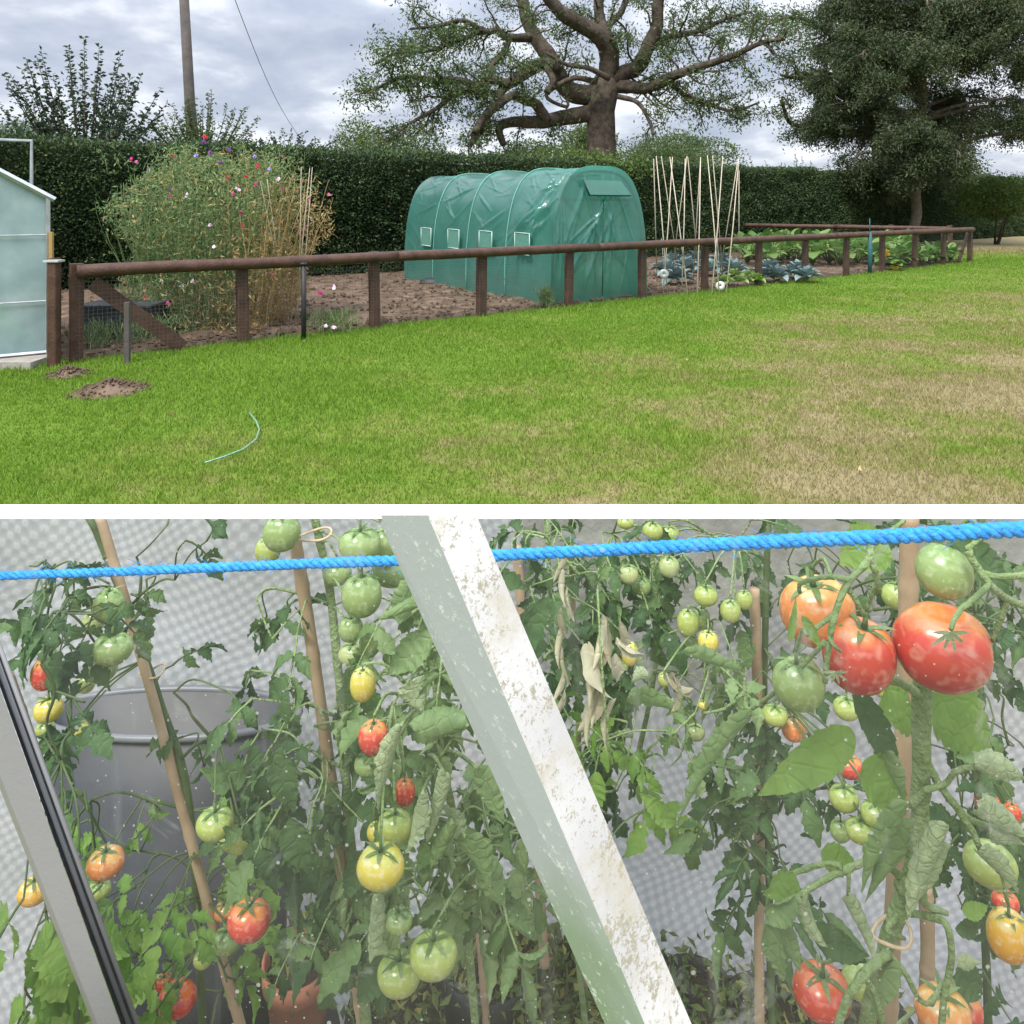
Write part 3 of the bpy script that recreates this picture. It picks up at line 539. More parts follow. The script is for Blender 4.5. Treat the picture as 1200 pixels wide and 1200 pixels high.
# black bag on soil by the tunnel side
q = GP(510, 333); b = MB(); b.lathe([(.001, .12), (.18, .11), (.30, .06), (.33, .0)], (q.x, q.y, .02), n=18, sy=.5); tag(b.build('black_bag', M_black, origin=(q.x, q.y, 0)), 'flat black plastic bag on the soil beside the tunnel', 'bag')

# ------------------------------------------------------------------ small aluminium greenhouse at left edge
M_gal = mat('grey_aluminium', [(.33, .35, .36), (.52, .54, .55)], rough=.4, scale=9, metal=.6, spec=.5)
m_, ns, ln = newmat('milky_glass'); tc = ns.new('ShaderNodeTexCoord'); nz = nd(ns, 'ShaderNodeTexNoise', Scale=3, Detail=8); ln.new(tc.outputs['Object'], nz.inputs[0])
cr = ramp(ns, [(.3, (.20, .30, .32)), (.7, (.36, .47, .48))]); ln.new(nz.outputs['Fac'], cr.inputs[0]); p = nd(ns, 'ShaderNodeBsdfPrincipled', Roughness=.25); p.inputs['Specular IOR Level'].default_value = .6; ln.new(cr.outputs[0], p.inputs['Base Color'])
tr = ns.new('ShaderNodeBsdfTransparent'); m1 = nd(ns, 'ShaderNodeMixShader'); m1.inputs[0].default_value = .12; ln.new(p.outputs[0], m1.inputs[1]); ln.new(tr.outputs[0], m1.inputs[2]); o = ns.new('ShaderNodeOutputMaterial'); ln.new(m1.outputs[0], o.inputs[0]); M_milk = m_
GX, GY = -4.80, 7.50
gh = empty('small_greenhouse', (GX, GY, 0), 'small aluminium greenhouse with milky panes at the left edge', 'greenhouse')
e = 1.69; sl_ = .62; gdx = norm(np.array([.84, .54])); gdy = np.array([-gdx[1], gdx[0]])
def gq(u, v, z): q = np.array([GX, GY])+gdx*u+gdy*v; return (q[0], q[1], z)   # u along the gable (negative = left), v into the depth
b = MB(); b.add([gq(0, 0, .08), gq(-2.4, 0, .08), gq(-2.4, 0, e), gq(-1.2, 0, e+1.2*sl_), gq(0, 0, e)], [[0, 1, 2, 3, 4]]); b.build('gable_pane', M_milk, gh, smooth=False)
b = MB(); b.add([gq(-.01, .02, .1), gq(-.01, 2.0, .1), gq(-.01, 2.0, e), gq(-.01, .02, e)], [[0, 1, 2, 3]]); b.build('side_pane', M_milk, gh, smooth=False)
b = MB(); b.add([gq(.02, 0, e+.005), gq(.02, 2, e+.005), gq(-1.2, 2, e+1.22*sl_), gq(-1.2, 0, e+1.22*sl_)], [[0, 1, 2, 3]]); b.add([gq(-2.42, 0, e), gq(-2.42, 2, e), gq(-1.2, 2, e+1.22*sl_), gq(-1.2, 0, e+1.22*sl_)], [[3, 2, 1, 0]]); b.build('roof', M_milk, gh, smooth=False)
for (a0, a1, r_) in ((gq(0, -.02, 0), gq(0, -.02, e), .026), (gq(.06, -.03, e-.03), gq(-1.2, -.03, e+1.2*sl_), .03), (gq(-.6, -.02, .1), gq(-.6, -.02, 1.95), .014), (gq(0, -.02, .09), gq(-2.4, -.02, .09), .02), (gq(0, 2, 0), gq(0, 2, e), .02), (gq(0, 0, e), gq(0, 2, e), .02)):
    b = MB(); b.tube([a0, a1], r_, n=4); b.build('frame_bar', M_gal, gh, smooth=False)
for z in (.62, 1.3): b = MB(); b.tube([gq(0, -.02, z), gq(-2.4, -.02, z)], .006, n=4); b.build('glazing_line', M_gal, gh, smooth=False)
q = P(37, 165, GY); b = MB(); b.tube([(q.x, GY, e), (q.x, GY, q.z), (q.x-.5, GY-.3, q.z)], .018, n=6); b.build('vent_frame', M_gal, gh, smooth=False)
M_yel = mat('yellow_wood', [(.30, .19, .06), (.42, .28, .10)], rough=.7)
b = MB(); b.box(gq(.03, -.055, 1.02), (.035, .03, .62)); b.build('wooden_batten', M_yel, gh, smooth=False)
M_conc = mat('concrete', [(.25, .23, .20), (.38, .36, .32)], rough=.9, scale=10, bump=.3)
b = MB(); b.box((GX-.75, GY-.22, .035), (1.7, .4, .07)); tag(b.build('concrete_step', M_conc, origin=(GX-.75, GY-.22, 0), smooth=False), kind='structure')

# molehills
for (x, y, r_, h, lab) in ((80, 440, .19, .07, 'smaller crumbly molehill nearest the gate posts'), (130, 458, .31, .085, 'larger crumbly brown molehill on the green lawn')):
    q = GP(x, y); n = 48; V = []; 
    for i in range(15):
        rr = i/14
        for j in range(n):
            a = 2*math.pi*j/n; k = 1+.2*noise.noise(Vector((math.cos(a)*2, math.sin(a)*2, x))); z = h*math.exp(-rr*rr*3.2)*(1+.5*noise.noise(Vector((rr*math.cos(a)*9, rr*math.sin(a)*9, 2))))-(.02 if i == 14 else 0)
            V.append((q.x+rr*r_*k*math.cos(a), q.y+rr*r_*k*math.sin(a), z+.025*abs(noise.noise(Vector((rr*math.cos(a)*22, rr*math.sin(a)*22, x))))))
    b = MB(); b.add(V, [[i*n+j, i*n+(j+1) % n, (i+1)*n+(j+1) % n, (i+1)*n+j] for i in range(14) for j in range(n)])
    for k in range(170): a = RS.uniform(0, 6.283); rr = RS.uniform(0, 1.15)*r_; s_ = RS.uniform(.006, .017); b.box((q.x+math.cos(a)*rr, q.y+math.sin(a)*rr, h*math.exp(-(rr/r_)**2*3.2)+s_*.4+.01), (s_, s_*1.3, s_), Matrix.Rotation(RS.uniform(0, 3), 3, (RS.rand(), RS.rand(), 1)))
    tag(b.build('molehill', M_soil, origin=(q.x, q.y, 0)), lab, 'molehill', 'molehills on the lawn')
M_hose = mat('pale_green_hose', [(.10, .24, .14), (.26, .40, .30)], rough=.4, scale=40)
b = MB(); hp = [(292, 488), (300, 498), (304, 508), (300, 520), (285, 532), (262, 541), (240, 548)]; b.tube([GP(*q)+Vector((0, 0, .03)) for q in hp], .006, n=6)
tag(b.build('garden_hose', M_hose), 'thin pale green hose curving through the grass', 'hose')
# fallen leaves
M_dry = leafmat('fallen_leaf', [(0, (.45, .30, .10)), (1, (.55, .45, .22))], transl=.2)
for (x, y, lab) in ((806, 427, 'curled tan leaf fallen on the green grass mid lawn'), (195, 490, 'small tan leaf fallen on the grass below the molehill'), (1010, 560, 'small orange leaf fallen on the dry grass at right')):
    q = GP(x, y); b = MB(); b.addnp(*leafcloud(np.array([[q.x, q.y, .04]]), .07, .032, np.array([[1, .2, .2]]))); tag(b.build('fallen_leaf', M_dry, origin=(q.x, q.y, 0), smooth=False), lab, 'leaf', 'fallen leaves')

# ------------------------------------------------------------------ generic curled leaf (a real bent sheet)
def leaflet(b, o, d, up, L, W, curl=.8, droop=.6, lobes=0, nt=10, nc=6, rip=.0, twist=0., mi=0, ser=0, rn=9):
    o = np.array(o, dtype=float); d = norm(np.array(d, dtype=float)); up = np.array(up, dtype=float); side = norm(np.cross(d, up)); up = np.cross(side, d)
    V = []; pos = o.copy(); st = L/nt; ph = float(o[0]*977 % 6.28)
    for i in range(nt+1):
        t = i/nt; wd = W*.5*max(.02, math.sin(math.pi*min(1, t**.75*.97+.03))**.8)
        if lobes: wd *= .62+.38*abs(math.cos(math.pi*lobes*t))
        if ser: wd *= (1-.30*t*t)*(1+(.16 if nt > 20 else .42)*(((t*ser) % 1)-.5))
        k = curl*(1 if i < nt else .5)*(1 if nt < 40 or curl < 1.2 else .72+.35*math.sin(t*4.5+ph))
        for j in range(-nc//2, nc//2+1):
            s_ = j/(nc/2)
            if abs(k) > 1e-3: x = wd*math.sin(k*s_)/k; z = wd*(1-math.cos(k*s_))/k
            else: x = wd*s_; z = 0
            z += rip*W*math.sin(t*math.pi*rn+abs(s_)*2.2+ph+1.5*math.sin(t*7+ph))*abs(s_)*(.55+.45*math.sin(t*11+ph*3+s_*2))
            V.append(pos+side*x+up*z)
        a = -droop/nt; d, up = d*math.cos(a)+up*math.sin(a), up*math.cos(a)-d*math.sin(a)
        if twist: c_, s2 = math.cos(twist/nt), math.sin(twist/nt); side, up = side*c_+up*s2, up*c_-side*s2
        pos = pos+d*st
    m = 2*(nc//2)+1
    b.add(V, [[i*m+j, i*m+j+1, (i+1)*m+j+1, (i+1)*m+j] for i in range(nt) for j in range(m-1)], mi)
def rvec(): return RS.normal(size=3)

# ------------------------------------------------------------------ vegetables
M_cab = leafmat('blue_cabbage_leaf', [(0, (.09, .15, .15)), (.5, (.16, .24, .24)), (1, (.27, .35, .34))], transl=.15)
M_let = leafmat('pale_lettuce_leaf', [(0, (.16, .28, .06)), (1, (.34, .48, .14))], transl=.3)
M_cou = leafmat('courgette_leaf', [(0, (.05, .12, .025)), (.6, (.10, .21, .045)), (1, (.20, .30, .09))], transl=.3)
def rosette(name, m, n, L, W, label, cat, group, seed, up=.5, curl=.7, stalk=0.):
    b = MB()
    for k in range(n):
        a = k*2.4; t = k/n; d = (math.cos(a)*(1.05-t*.8), math.sin(a)*(1.05-t*.8), up+t*1.1); r0 = .02
        o = (math.cos(a)*stalk*.5, math.sin(a)*stalk*.5, .06+stalk*RS.uniform(.5, 1.0)*(.6+.4*t))
        if stalk: b.tube([(0, 0, 0), (o[0]*.6, o[1]*.6, o[2]*.7), o], .009, n=4)
        leaflet(b, o, d, (0, 0, 1), L*(1-.35*t)*RS.uniform(.85, 1.1), W*(1-.3*t), curl=curl, droop=1.1-.8*t, nt=6, nc=4, rip=.04)
    return b
vegs = [('cabbage', M_cab, 17, .34, .27, .45, .9, 0), ('lettuce', M_let, 14, .20, .17, .5, 1.0, 0), ('leafy_plant', M_cou, 15, .30, .26, .35, .4, .34)]
protos = {}
def place(kind, x, y, s, label, group, flower=False):
    nm, m, n, L, W, up, curl, stalk = vegs[kind]
    if kind not in protos: protos[kind] = [None]*3
    v = RS.randint(3)
    if protos[kind][v] is None:
        o = rosette(nm, m, n, L, W, '', '', '', v, up, curl, stalk).build(nm, m); protos[kind][v] = o; 
    else: o = protos[kind][v].copy(); C.objects.link(o)
    o.location = (x, y, .03); o.scale = (s, s, s*RS.uniform(.9, 1.15)); o.rotation_euler = (0, 0, RS.uniform(0, 6.28)); tag(o, label, nm.replace('_', ' '), group); return o
i = 0
for (x, y) in ((782, 326), (806, 321), (830, 325), (852, 322), (790, 312), (818, 311), (846, 312), (862, 326), (796, 335)):
    i += 1; q = GP(x, y); place(0, q.x, q.y+.1, 1.35, 'blue grey cabbage growing behind the crossed bean canes', 'blue cabbages behind the canes')
for (x, y) in ((893, 331), (912, 332), (930, 328), (948, 332), (903, 322), (938, 323)):
    q = GP(x, y); place(0, q.x, q.y+.1, 1.15, 'blue grey cabbage in the clump just behind the fence', 'blue cabbages behind the fence')
for (x, y) in ((850, 338), (868, 337), (881, 332), (862, 329), (888, 336)):
    q = GP(x, y); place(1, q.x, q.y+.1, 1.25, 'pale green lettuce between the canes and the blue cabbages', 'pale lettuces')
for k in range(30):
    x = 878+k*6.1+RS.uniform(-3, 3); y = 311-(k % 3)*6+RS.uniform(-2, 2); q = GP(x, y); place(2, q.x, q.y, 1.3+RS.uniform(-.2, .3), 'broad leaved green plant in the rows before the far fence', 'leafy rows of the vegetable plot')
for k in range(9):
    q = GP(1062+k*8.5, 316-k*.9); place(2, q.x-.1, q.y+.5, 1.05, 'low green plant in the corner inside the end of the fence', 'low plants in the fence corner')
M_petal = mat('yellow_petal', [(.75, .42, .02), (.85, .55, .05)], rough=.5)
for (x, y, lab) in ((1037, 297, 'tall sunflower plant with upright yellow head'), (1048, 311, 'shorter sunflower plant with low orange yellow head')):
    d_ = 17.9; q = P(x, y, d_); r = empty('sunflower', (q.x, d_, 0), lab, 'sunflower', 'sunflowers')
    b = MB(); b.tube([(q.x, d_, 0), (q.x, d_, q.z)], .015, n=6); b.build('stem', M_cou, r)
    b = MB()
    for k in range(14): a = k*.449; leaflet(b, (q.x, d_-.02, q.z), (math.cos(a), -.25, math.sin(a)), (0, -1, 0), .13, .05, nt=4, nc=2, curl=.3, droop=.3)
    b.build('flower_head', M_petal, r)
    b = MB()
    for k in range(9): a = k*2.4; leaflet(b, (q.x, d_, .1+q.z*k/10), (math.cos(a), math.sin(a), .4), (0, 0, 1), .32, .24, nt=5, nc=4)
    b.build('foliage', M_cou, r)
# bluish net post
M_teal = mat('teal_net', [(.02, .08, .09), (.05, .14, .15)], rough=.6, scale=30); q = GP(1023, 322); q.y += .15
b = MB(); b.tube([(q.x, q.y, 0), (q.x+.01, q.y, .5), (q.x, q.y, .98)], [.045, .055, .04], n=10); b.tube([(q.x, q.y, .9), (q.x, q.y, 1.3)], .01, n=6); tag(b.build('net_roll', M_teal, origin=(q.x, q.y, 0)), 'upright roll of blue green netting behind the fence', 'netting')

# bean canes
M_cane = mat('pale_cane', [(.38, .33, .24), (.56, .50, .40)], rough=.6, scale=14)
M_string = mat('string', [(.5, .5, .47), (.6, .6, .57)], rough=.8)
cg = 'crossed bean canes beside the tunnel'
fx = [782, 799, 817, 834, 851, 767]; tx = [795, 769, 785, 821, 847, 800]
front = [((782, 343), (769, 183)), ((799, 342), (803, 186)), ((806, 346), (785, 184)), ((817, 346), (821, 184)), ((834, 346), (847, 183)), ((843, 345), (829, 182)), ((851, 344), (866, 184)), ((777, 344), (788, 184))]
for i, ((x0, y0), (x1, y1)) in enumerate(front):
    p0 = GP(x0, y0); p1 = P(x1, y1, p0.y+.75); b = MB(); b.tube([p0, p0.lerp(p1, .5)+Vector((.01, 0, 0)), p1], [.011, .010, .008], n=6)
    tag(b.build('bamboo_cane', M_cane, origin=tuple(p0)), 'pale bean cane leaning back from the front row', 'cane', cg)
back = [((770, 310), (766, 186)), ((797, 318), (775, 183)), ((820, 318), (806, 184)), ((786, 318), (805, 183)), ((812, 318), (821, 185)), ((848, 318), (835, 182)), ((842, 318), (865, 186)), ((866, 318), (866, 200))]
for i, ((x0, y0), (x1, y1)) in enumerate(back):
    p0 = GP(x0, y0); p0 = Vector((p0.x*15.2/p0.y, 15.2, 0)); p1 = P(x1, y1, 14.3); b = MB(); b.tube([p0, p1], [.011, .008], n=6)
    tag(b.build('bamboo_cane', M_cane, origin=tuple(p0)), 'pale bean cane leaning forward from the rear row', 'cane', cg)
b = MB(); b.tube([P(768, 285, 13.9), P(864, 280, 14.1)], .014, n=6); tag(b.build('cross_cane', M_cane), 'horizontal pale cane tied low across the bean canes', 'cane')
M_disc = mat('silver_disc', [(.7, .72, .74), (.8, .8, .8)], rough=.25, metal=.1, spec=.8)
for (x, y, d_, lab) in ((778, 321, 13.0, 'hanging bright disc nearest the tunnel'), (844, 335, 13.3, 'dimmer disc low by the bean canes')):
    q = P(x, y, d_); b = MB(); n = 24; V = [(q.x+r_*math.cos(2*math.pi*j/n), q.y+dy, q.z+r_*math.sin(2*math.pi*j/n)) for (r_, dy) in ((.012, -.004), (.085, -.004), (.085, .004), (.012, .004)) for j in range(n)]
    b.add(V, [[i*n+j, i*n+(j+1) % n, ((i+1) % 4)*n+(j+1) % n, ((i+1) % 4)*n+j] for i in range(4) for j in range(n)])
    r = empty('disc', tuple(q), lab, 'disc', 'bird scaring discs'); b.build('disc_plate', M_disc, r); b = MB(); b.tube([q+Vector((0, 0, .08)), (q.x, q.y+.2, 1.0)], .003, n=4); b.build('string', M_string, r)

# ------------------------------------------------------------------ sweet peas
M_pea = leafmat('sweet_pea_leaf', [(0, (.09, .16, .055)), (.5, (.155, .24, .095)), (.85, (.25, .33, .14)), (1, (.36, .38, .16))], transl=.35)
M_straw = leafmat('dried_straw_leaf', [(0, (.28, .19, .07)), (.6, (.42, .30, .13)), (1, (.55, .43, .22))], transl=.3)
SC = np.array([-3.98, 9.75]); SC[0] += .06
r = empty('sweet_pea_clump', (SC[0], SC[1], 0), 'large tangled clump of sweet peas with pink and purple flowers, dried on its right side', 'flowering plant')
def peapts(n):
    a = RS.uniform(0, 6.283, n); h = RS.uniform(0, 1, n); k = np.sqrt(RS.uniform(0.1, 1, n))
    rad = (1.0+.16*np.sin(h*3.0))*(1+.42*np.array([noise.noise(Vector((math.cos(x)*1.6, math.sin(x)*1.6, hh*3.5))) for x, hh in zip(a, h)]))
    rad = rad*np.where(h > .85, 1-(h-.85)*1.3, 1)
    x = SC[0]+np.cos(a)*rad*k*1.07; y = SC[1]+np.sin(a)*rad*k*.95; top = 2.2+.38*np.array([noise.noise(Vector((xx*2.5, yy*2.5, 0))) for xx, yy in zip(x, y)])
    return np.stack([x, y, h*top], 1), a, h
p, a, h = peapts(30000); dryness = (p[:, 0]-SC[0])*.95+(.85-p[:, 2])*.60+RS.normal(0, .35, len(p))
yel = (dryness > .50) | (RS.rand(len(p)) < .11); 
g = p[~yel]; b = MB(); z = RS.uniform(.6, 1.4, len(g)); b.addnp(*leafcloud(g, .062*z, .017*z, updown=.3)); 
y_ = p[yel]; b2 = MB(); z = RS.uniform(.6, 1.4, len(y_)); b2.addnp(*leafcloud(y_, .07*z, .017*z, updown=-.2))
for k in range(300):
    a = RS.uniform(0, 6.283); rr = math.sqrt(RS.rand()); x0 = SC[0]+math.cos(a)*1.0*rr; y0 = SC[1]+math.sin(a)*.8*rr; dx = RS.uniform(-.25, .25)
    ps = wiggle((x0, y0, 0), (math.cos(a)*.15+dx*.6, math.sin(a)*.15, 1), RS.uniform(1.3, 2.15), 10, .09, .06)
    (b2 if x0-SC[0] > .45 else b).tube(ps, .0045, n=3, cap=False)
for k in range(60):   # tendrils sticking up
    q, _, _ = peapts(1); q = q[0]; q[2] = 2.05; ps = wiggle(q, (RS.normal()*.3, RS.normal()*.3, 1), RS.uniform(.15, .38), 5, .2, 0); b.tube(ps, .003, n=3, cap=False)
    pp = np.array(ps)[RS.randint(1, 6, 8)]; b.addnp(*leafcloud(pp+RS.normal(size=(8, 3))*.015, .06, .018, updown=.4))
b.build('foliage', M_pea, r, smooth=False); b2.build('dried_foliage', M_straw, r, smooth=False)
M_fl = {k: mat(k+'_petal', [c, tuple(min(1, x*1.5) for x in c)], rough=.6, scale=30) for k, c in dict(pink=(.62, .10, .30), magenta=(.55, .03, .25), purple=(.16, .04, .22), red=(.45, .03, .06), lilac=(.30, .24, .62), pale=(.75, .55, .68)).items()}
fl = [(241, 162, 'red'), (239, 168, 'purple'), (154, 187, 'magenta'), (160, 190, 'pink'), (230, 183, 'lilac'), (204, 184, 'red'), (257, 192, 'purple'), (298, 186, 'lilac'), (303, 196, 'red'), (268, 210, 'red'), (288, 209, 'red'), (300, 217, 'magenta'), (200, 225, 'purple'), (200, 230, 'magenta'), (273, 229, 'pink'), (280, 224, 'pale'), (220, 228, 'pale'), (164, 256, 'purple'), (167, 274, 'pink'), (282, 252, 'magenta'), (284, 266, 'red'), (247, 264, 'pale'), (251, 290, 'pale'), (358, 269, 'pink'), (349, 274, 'pink'), (362, 236, 'pink'), (330, 222, 'pink'), (317, 321, 'magenta'), (212, 336, 'pale'), (226, 330, 'pale'), (182, 364, 'pink'), (171, 350, 'red'), (376, 345, 'magenta'), (393, 336, 'pale'), (391, 383, 'pale'), (382, 384, 'pale'), (195, 356, 'pink'), (246, 180, 'purple'), (270, 177, 'purple'), (190, 330, 'pale'), (326, 212, 'pale'), (315, 200, 'lilac'), (175, 200, 'purple'), (385, 228, 'pink')]
for (x, y, c) in fl:
    b = MB(); q = P(x, y, 8.72+.0006*(x-255)**2*.25 if y < 330 else 8.9)
    for k in range(2):
        o_ = np.array(q)+rvec()*.010; ax = rvec()*.4+np.array([0, -.8, .2])
        for (dx, L_, W_) in ((0, .038, .048), (1, .028, .028), (-1, .028, .028)): leaflet(b, o_, (dx*.6, -.2, 1-.5*abs(dx)), ax, L_, W_, nt=4, nc=4, curl=.7, droop=.5)
    b.build('flower', M_fl[c], r)
# canes poking out on the right of the clump
for (x0, y0, x1, y1) in ((340, 300, 305, 212), (350, 330, 353, 196), (345, 330, 363, 197), (352, 330, 366, 196), (337, 296, 313, 210)):
    p0 = P(x0, 340, 9.5); p0.z = 0; b = MB(); b.tube([p0, P(x1, y1, 9.1)], .0038, n=6); tag(b.build('bamboo_cane', M_cane, origin=tuple(p0)), 'thin pale cane at the dried right side of the sweet peas', 'cane', 'canes among the sweet peas')
# weeds / low flowers right of the clump
for (x, y, lab, rx) in ((388, 392, 'low leafy weeds with small pink flowers right of the black post', .30), (105, 412, 'tall grass tuft at the foot of the gate brace', .32), (165, 405, 'low grassy weeds under the left rail', .35), (640, 362, 'small weed at the foot of the tunnel corner', .10)):
    q = GP(x, y); n = 420; p = RS.normal(size=(n, 3))*np.array([rx*.5, rx*.4, .0])+np.array([q.x, q.y+.1, .02]); p[:, 2] += RS.uniform(0, .22, n)
    b = MB(); b.addnp(*leafcloud(p, RS.uniform(.06, .16, n), .012, np.tile([0, 0, 1.1], (n, 1)))); tag(b.build('weeds', M_pea, origin=(q.x, q.y, 0), smooth=False), lab, 'weeds')
# dark trough and stake behind the gate
M_trough = mat('dark_grey_trough', [(.03, .033, .038), (.07, .075, .08)], rough=.4)
q = GP(118, 405); b = MB(); b.box((q.x, q.y+.5, .2), (.85, .5, .40)); b.box((q.x, q.y+.5, .41), (.9, .55, .03)); tag(b.build('trough', M_trough, origin=(q.x, q.y+.5, 0), smooth=False), 'dark grey trough behind the brace of the fence', 'trough')
q = GP(143, 428); b = MB(); b.box((q.x, q.y+.1, .31), (.05, .04, .62)); tag(b.build('stake', M_pole, origin=(q.x, q.y+.1, 0), smooth=False), 'short pale wooden stake behind the fence brace', 'stake')

# ================================================================== THE TOMATO GREENHOUSE, close in front of the camera
M_whitebar = mat('white_painted_metal', [(.80, .80, .80), (.84, .84, .84)], rough=.35, scale=20)
# weathered bar: lit side painted white with lichen specks, shaded side painted algae green-grey
def lichen(name, base, specks, th, sc=420, grad=None):
    m, ns, ln = newmat(name); tc = ns.new('ShaderNodeTexCoord'); nz = nd(ns, 'ShaderNodeTexNoise', Scale=45, Detail=10, Roughness=.75); ln.new(tc.outputs['Object'], nz.inputs[0])
    n2 = nd(ns, 'ShaderNodeTexNoise', Scale=sc, Detail=5, Roughness=.8); ln.new(tc.outputs['Object'], n2.inputs[0])
    n3 = nd(ns, 'ShaderNodeTexNoise', Scale=11, Detail=4); ln.new(tc.outputs['Object'], n3.inputs[0])
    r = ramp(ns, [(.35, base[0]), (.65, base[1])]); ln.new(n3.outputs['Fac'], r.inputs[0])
    ad = nd(ns, 'ShaderNodeMath', operation='MULTIPLY_ADD'); ln.new(nz.outputs['Fac'], ad.inputs[0]); ad.inputs[1].default_value = .7; ln.new(n2.outputs['Fac'], ad.inputs[2])
    r2 = ramp(ns, [(th, (0, 0, 0)), (th+.05, (1, 1, 1))]); ln.new(ad.outputs[0], r2.inputs[0])
    mx = nd(ns, 'ShaderNodeMix', data_type='RGBA'); ln.new(r2.outputs[0], mx.inputs[0]); ln.new(r.outputs[0], mx.inputs[6]); mx.inputs[7].default_value = c4(specks)
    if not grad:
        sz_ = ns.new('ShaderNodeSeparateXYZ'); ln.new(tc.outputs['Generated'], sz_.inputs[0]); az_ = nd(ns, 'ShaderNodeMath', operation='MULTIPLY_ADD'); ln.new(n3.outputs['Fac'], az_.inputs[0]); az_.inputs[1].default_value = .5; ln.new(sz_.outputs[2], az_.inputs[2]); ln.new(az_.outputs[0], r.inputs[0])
    n4 = nd(ns, 'ShaderNodeTexNoise', Scale=23, Detail=7, Roughness=.7); ln.new(tc.outputs['Object'], n4.inputs[0]); r4 = ramp(ns, [(.50, (0, 0, 0)), (.68, (.7, .7, .7))]); ln.new(n4.outputs['Fac'], r4.inputs[0])
    m4 = nd(ns, 'ShaderNodeMix', data_type='RGBA'); ln.new(r4.outputs[0], m4.inputs[0]); ln.new(mx.outputs[2], m4.inputs[6]); m4.inputs[7].default_value = (.42, .38, .24, 1)
    p = nd(ns, 'ShaderNodeBsdfPrincipled', Roughness=.55); ln.new(m4.outputs[2] if grad else mx.outputs[2], p.inputs['Base Color'])
    bp = nd(ns, 'ShaderNodeBump', Strength=.3, Distance=.001); ln.new(ad.outputs[0], bp.inputs['Height']); ln.new(bp.outputs[0], p.inputs['Normal'])
    o = ns.new('ShaderNodeOutputMaterial'); ln.new(p.outputs[0], o.inputs[0]); return m
M_barw = lichen('lichen_lit_white_face', ((.50, .50, .50), (.64, .64, .63)), (.34, .32, .24), .895, 300, grad=True)
M_barg = lichen('algae_reflection_face', ((.22, .33, .19), (.40, .45, .46)), (.60, .66, .62), .96, 160)  # grey-white reflection painted in towards the top, algae green below
M_barl = lichen('scratched_grey_face', ((.15, .155, .16), (.24, .245, .25)), (.62, .64, .64), 1.0, 160)
M_seal = mat('dark_rubber_seal', [(.03, .035, .045), (.07, .08, .09)], rough=.5, scale=80)
TG = empty('tomato_greenhouse', (0, .43, 0), 'close low glazed tomato greenhouse with sloping weathered bars and bubble wrap lining', 'greenhouse')
zr0, zr1 = P(0, 608, .415).z, P(0, 595, .415).z; b = MB(); b.box((0, .41725, (zr0+zr1)/2), (2.5, .0045, zr1-zr0)); b.build('top_rail', M_whitebar, TG, smooth=False)
def prism(pts_top, pts_bot, name, mats, quads):
    b = MB(); V = [tuple(p) for p in pts_top]+[tuple(p) for p in pts_bot]; n = len(pts_top)
    for i in range(n): b.add([V[i], V[(i+1) % n], V[n+(i+1) % n], V[n+i]], [[0, 3, 2, 1]], quads[i])
    b.build(name, mats, TG, smooth=False)
def lerpx(x0, y0, x1, y1, y): return x0+(x1-x0)*(y-y0)/(y1-y0)
yt, yb = 604, 1260
E = [(lerpx(443, 608, 700, 1180, y), lerpx(503, 608, 747, 1180, y), lerpx(560, 608, 802, 1180, y)) for y in (yt, yb)]
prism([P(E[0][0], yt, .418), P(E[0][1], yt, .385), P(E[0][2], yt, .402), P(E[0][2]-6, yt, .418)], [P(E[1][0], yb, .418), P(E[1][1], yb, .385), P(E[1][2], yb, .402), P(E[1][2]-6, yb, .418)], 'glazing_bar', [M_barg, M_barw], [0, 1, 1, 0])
xa = [lerpx(23, 983, 101, 1181, y) for y in (yt, yb)]; xg = [lerpx(26, 880, 134, 1181, y) for y in (yt, yb)]; xr = [lerpx(45, 880, 155, 1181, y) for y in (yt, yb)]
xa = [min(a_, g_-28) for a_, g_ in zip(xa, xg)]
prism([P(xa[0], yt, .418), P(xa[0]+6, yt, .392), P(xg[0], yt, .392), P(xg[0], yt, .418)], [P(xa[1], yb, .418), P(xa[1]+6, yb, .392), P(xg[1], yb, .392), P(xg[1], yb, .418)], 'glazing_bar', [M_barl], [0, 0, 0, 0])
prism([P(xg[0]+1, yt, .418), P(xg[0]+1, yt, .400), P(xr[0], yt, .404), P(xr[0], yt, .418)], [P(xg[1]+1, yb, .418), P(xg[1]+1, yb, .400), P(xr[1], yb, .404), P(xr[1], yb, .418)], 'rubber_seal', [M_seal], [0, 0, 0, 0])
for k_, r_ in ((.45, .0013), (.95, .0012)): b = MB(); b.tube([P(xg[0]+(xr[0]-xg[0])*k_, yt, .3995), P(xg[1]+(xr[1]-xg[1])*k_, yb, .3995)], r_, n=5); b.build('seal_bead', M_barl, TG)
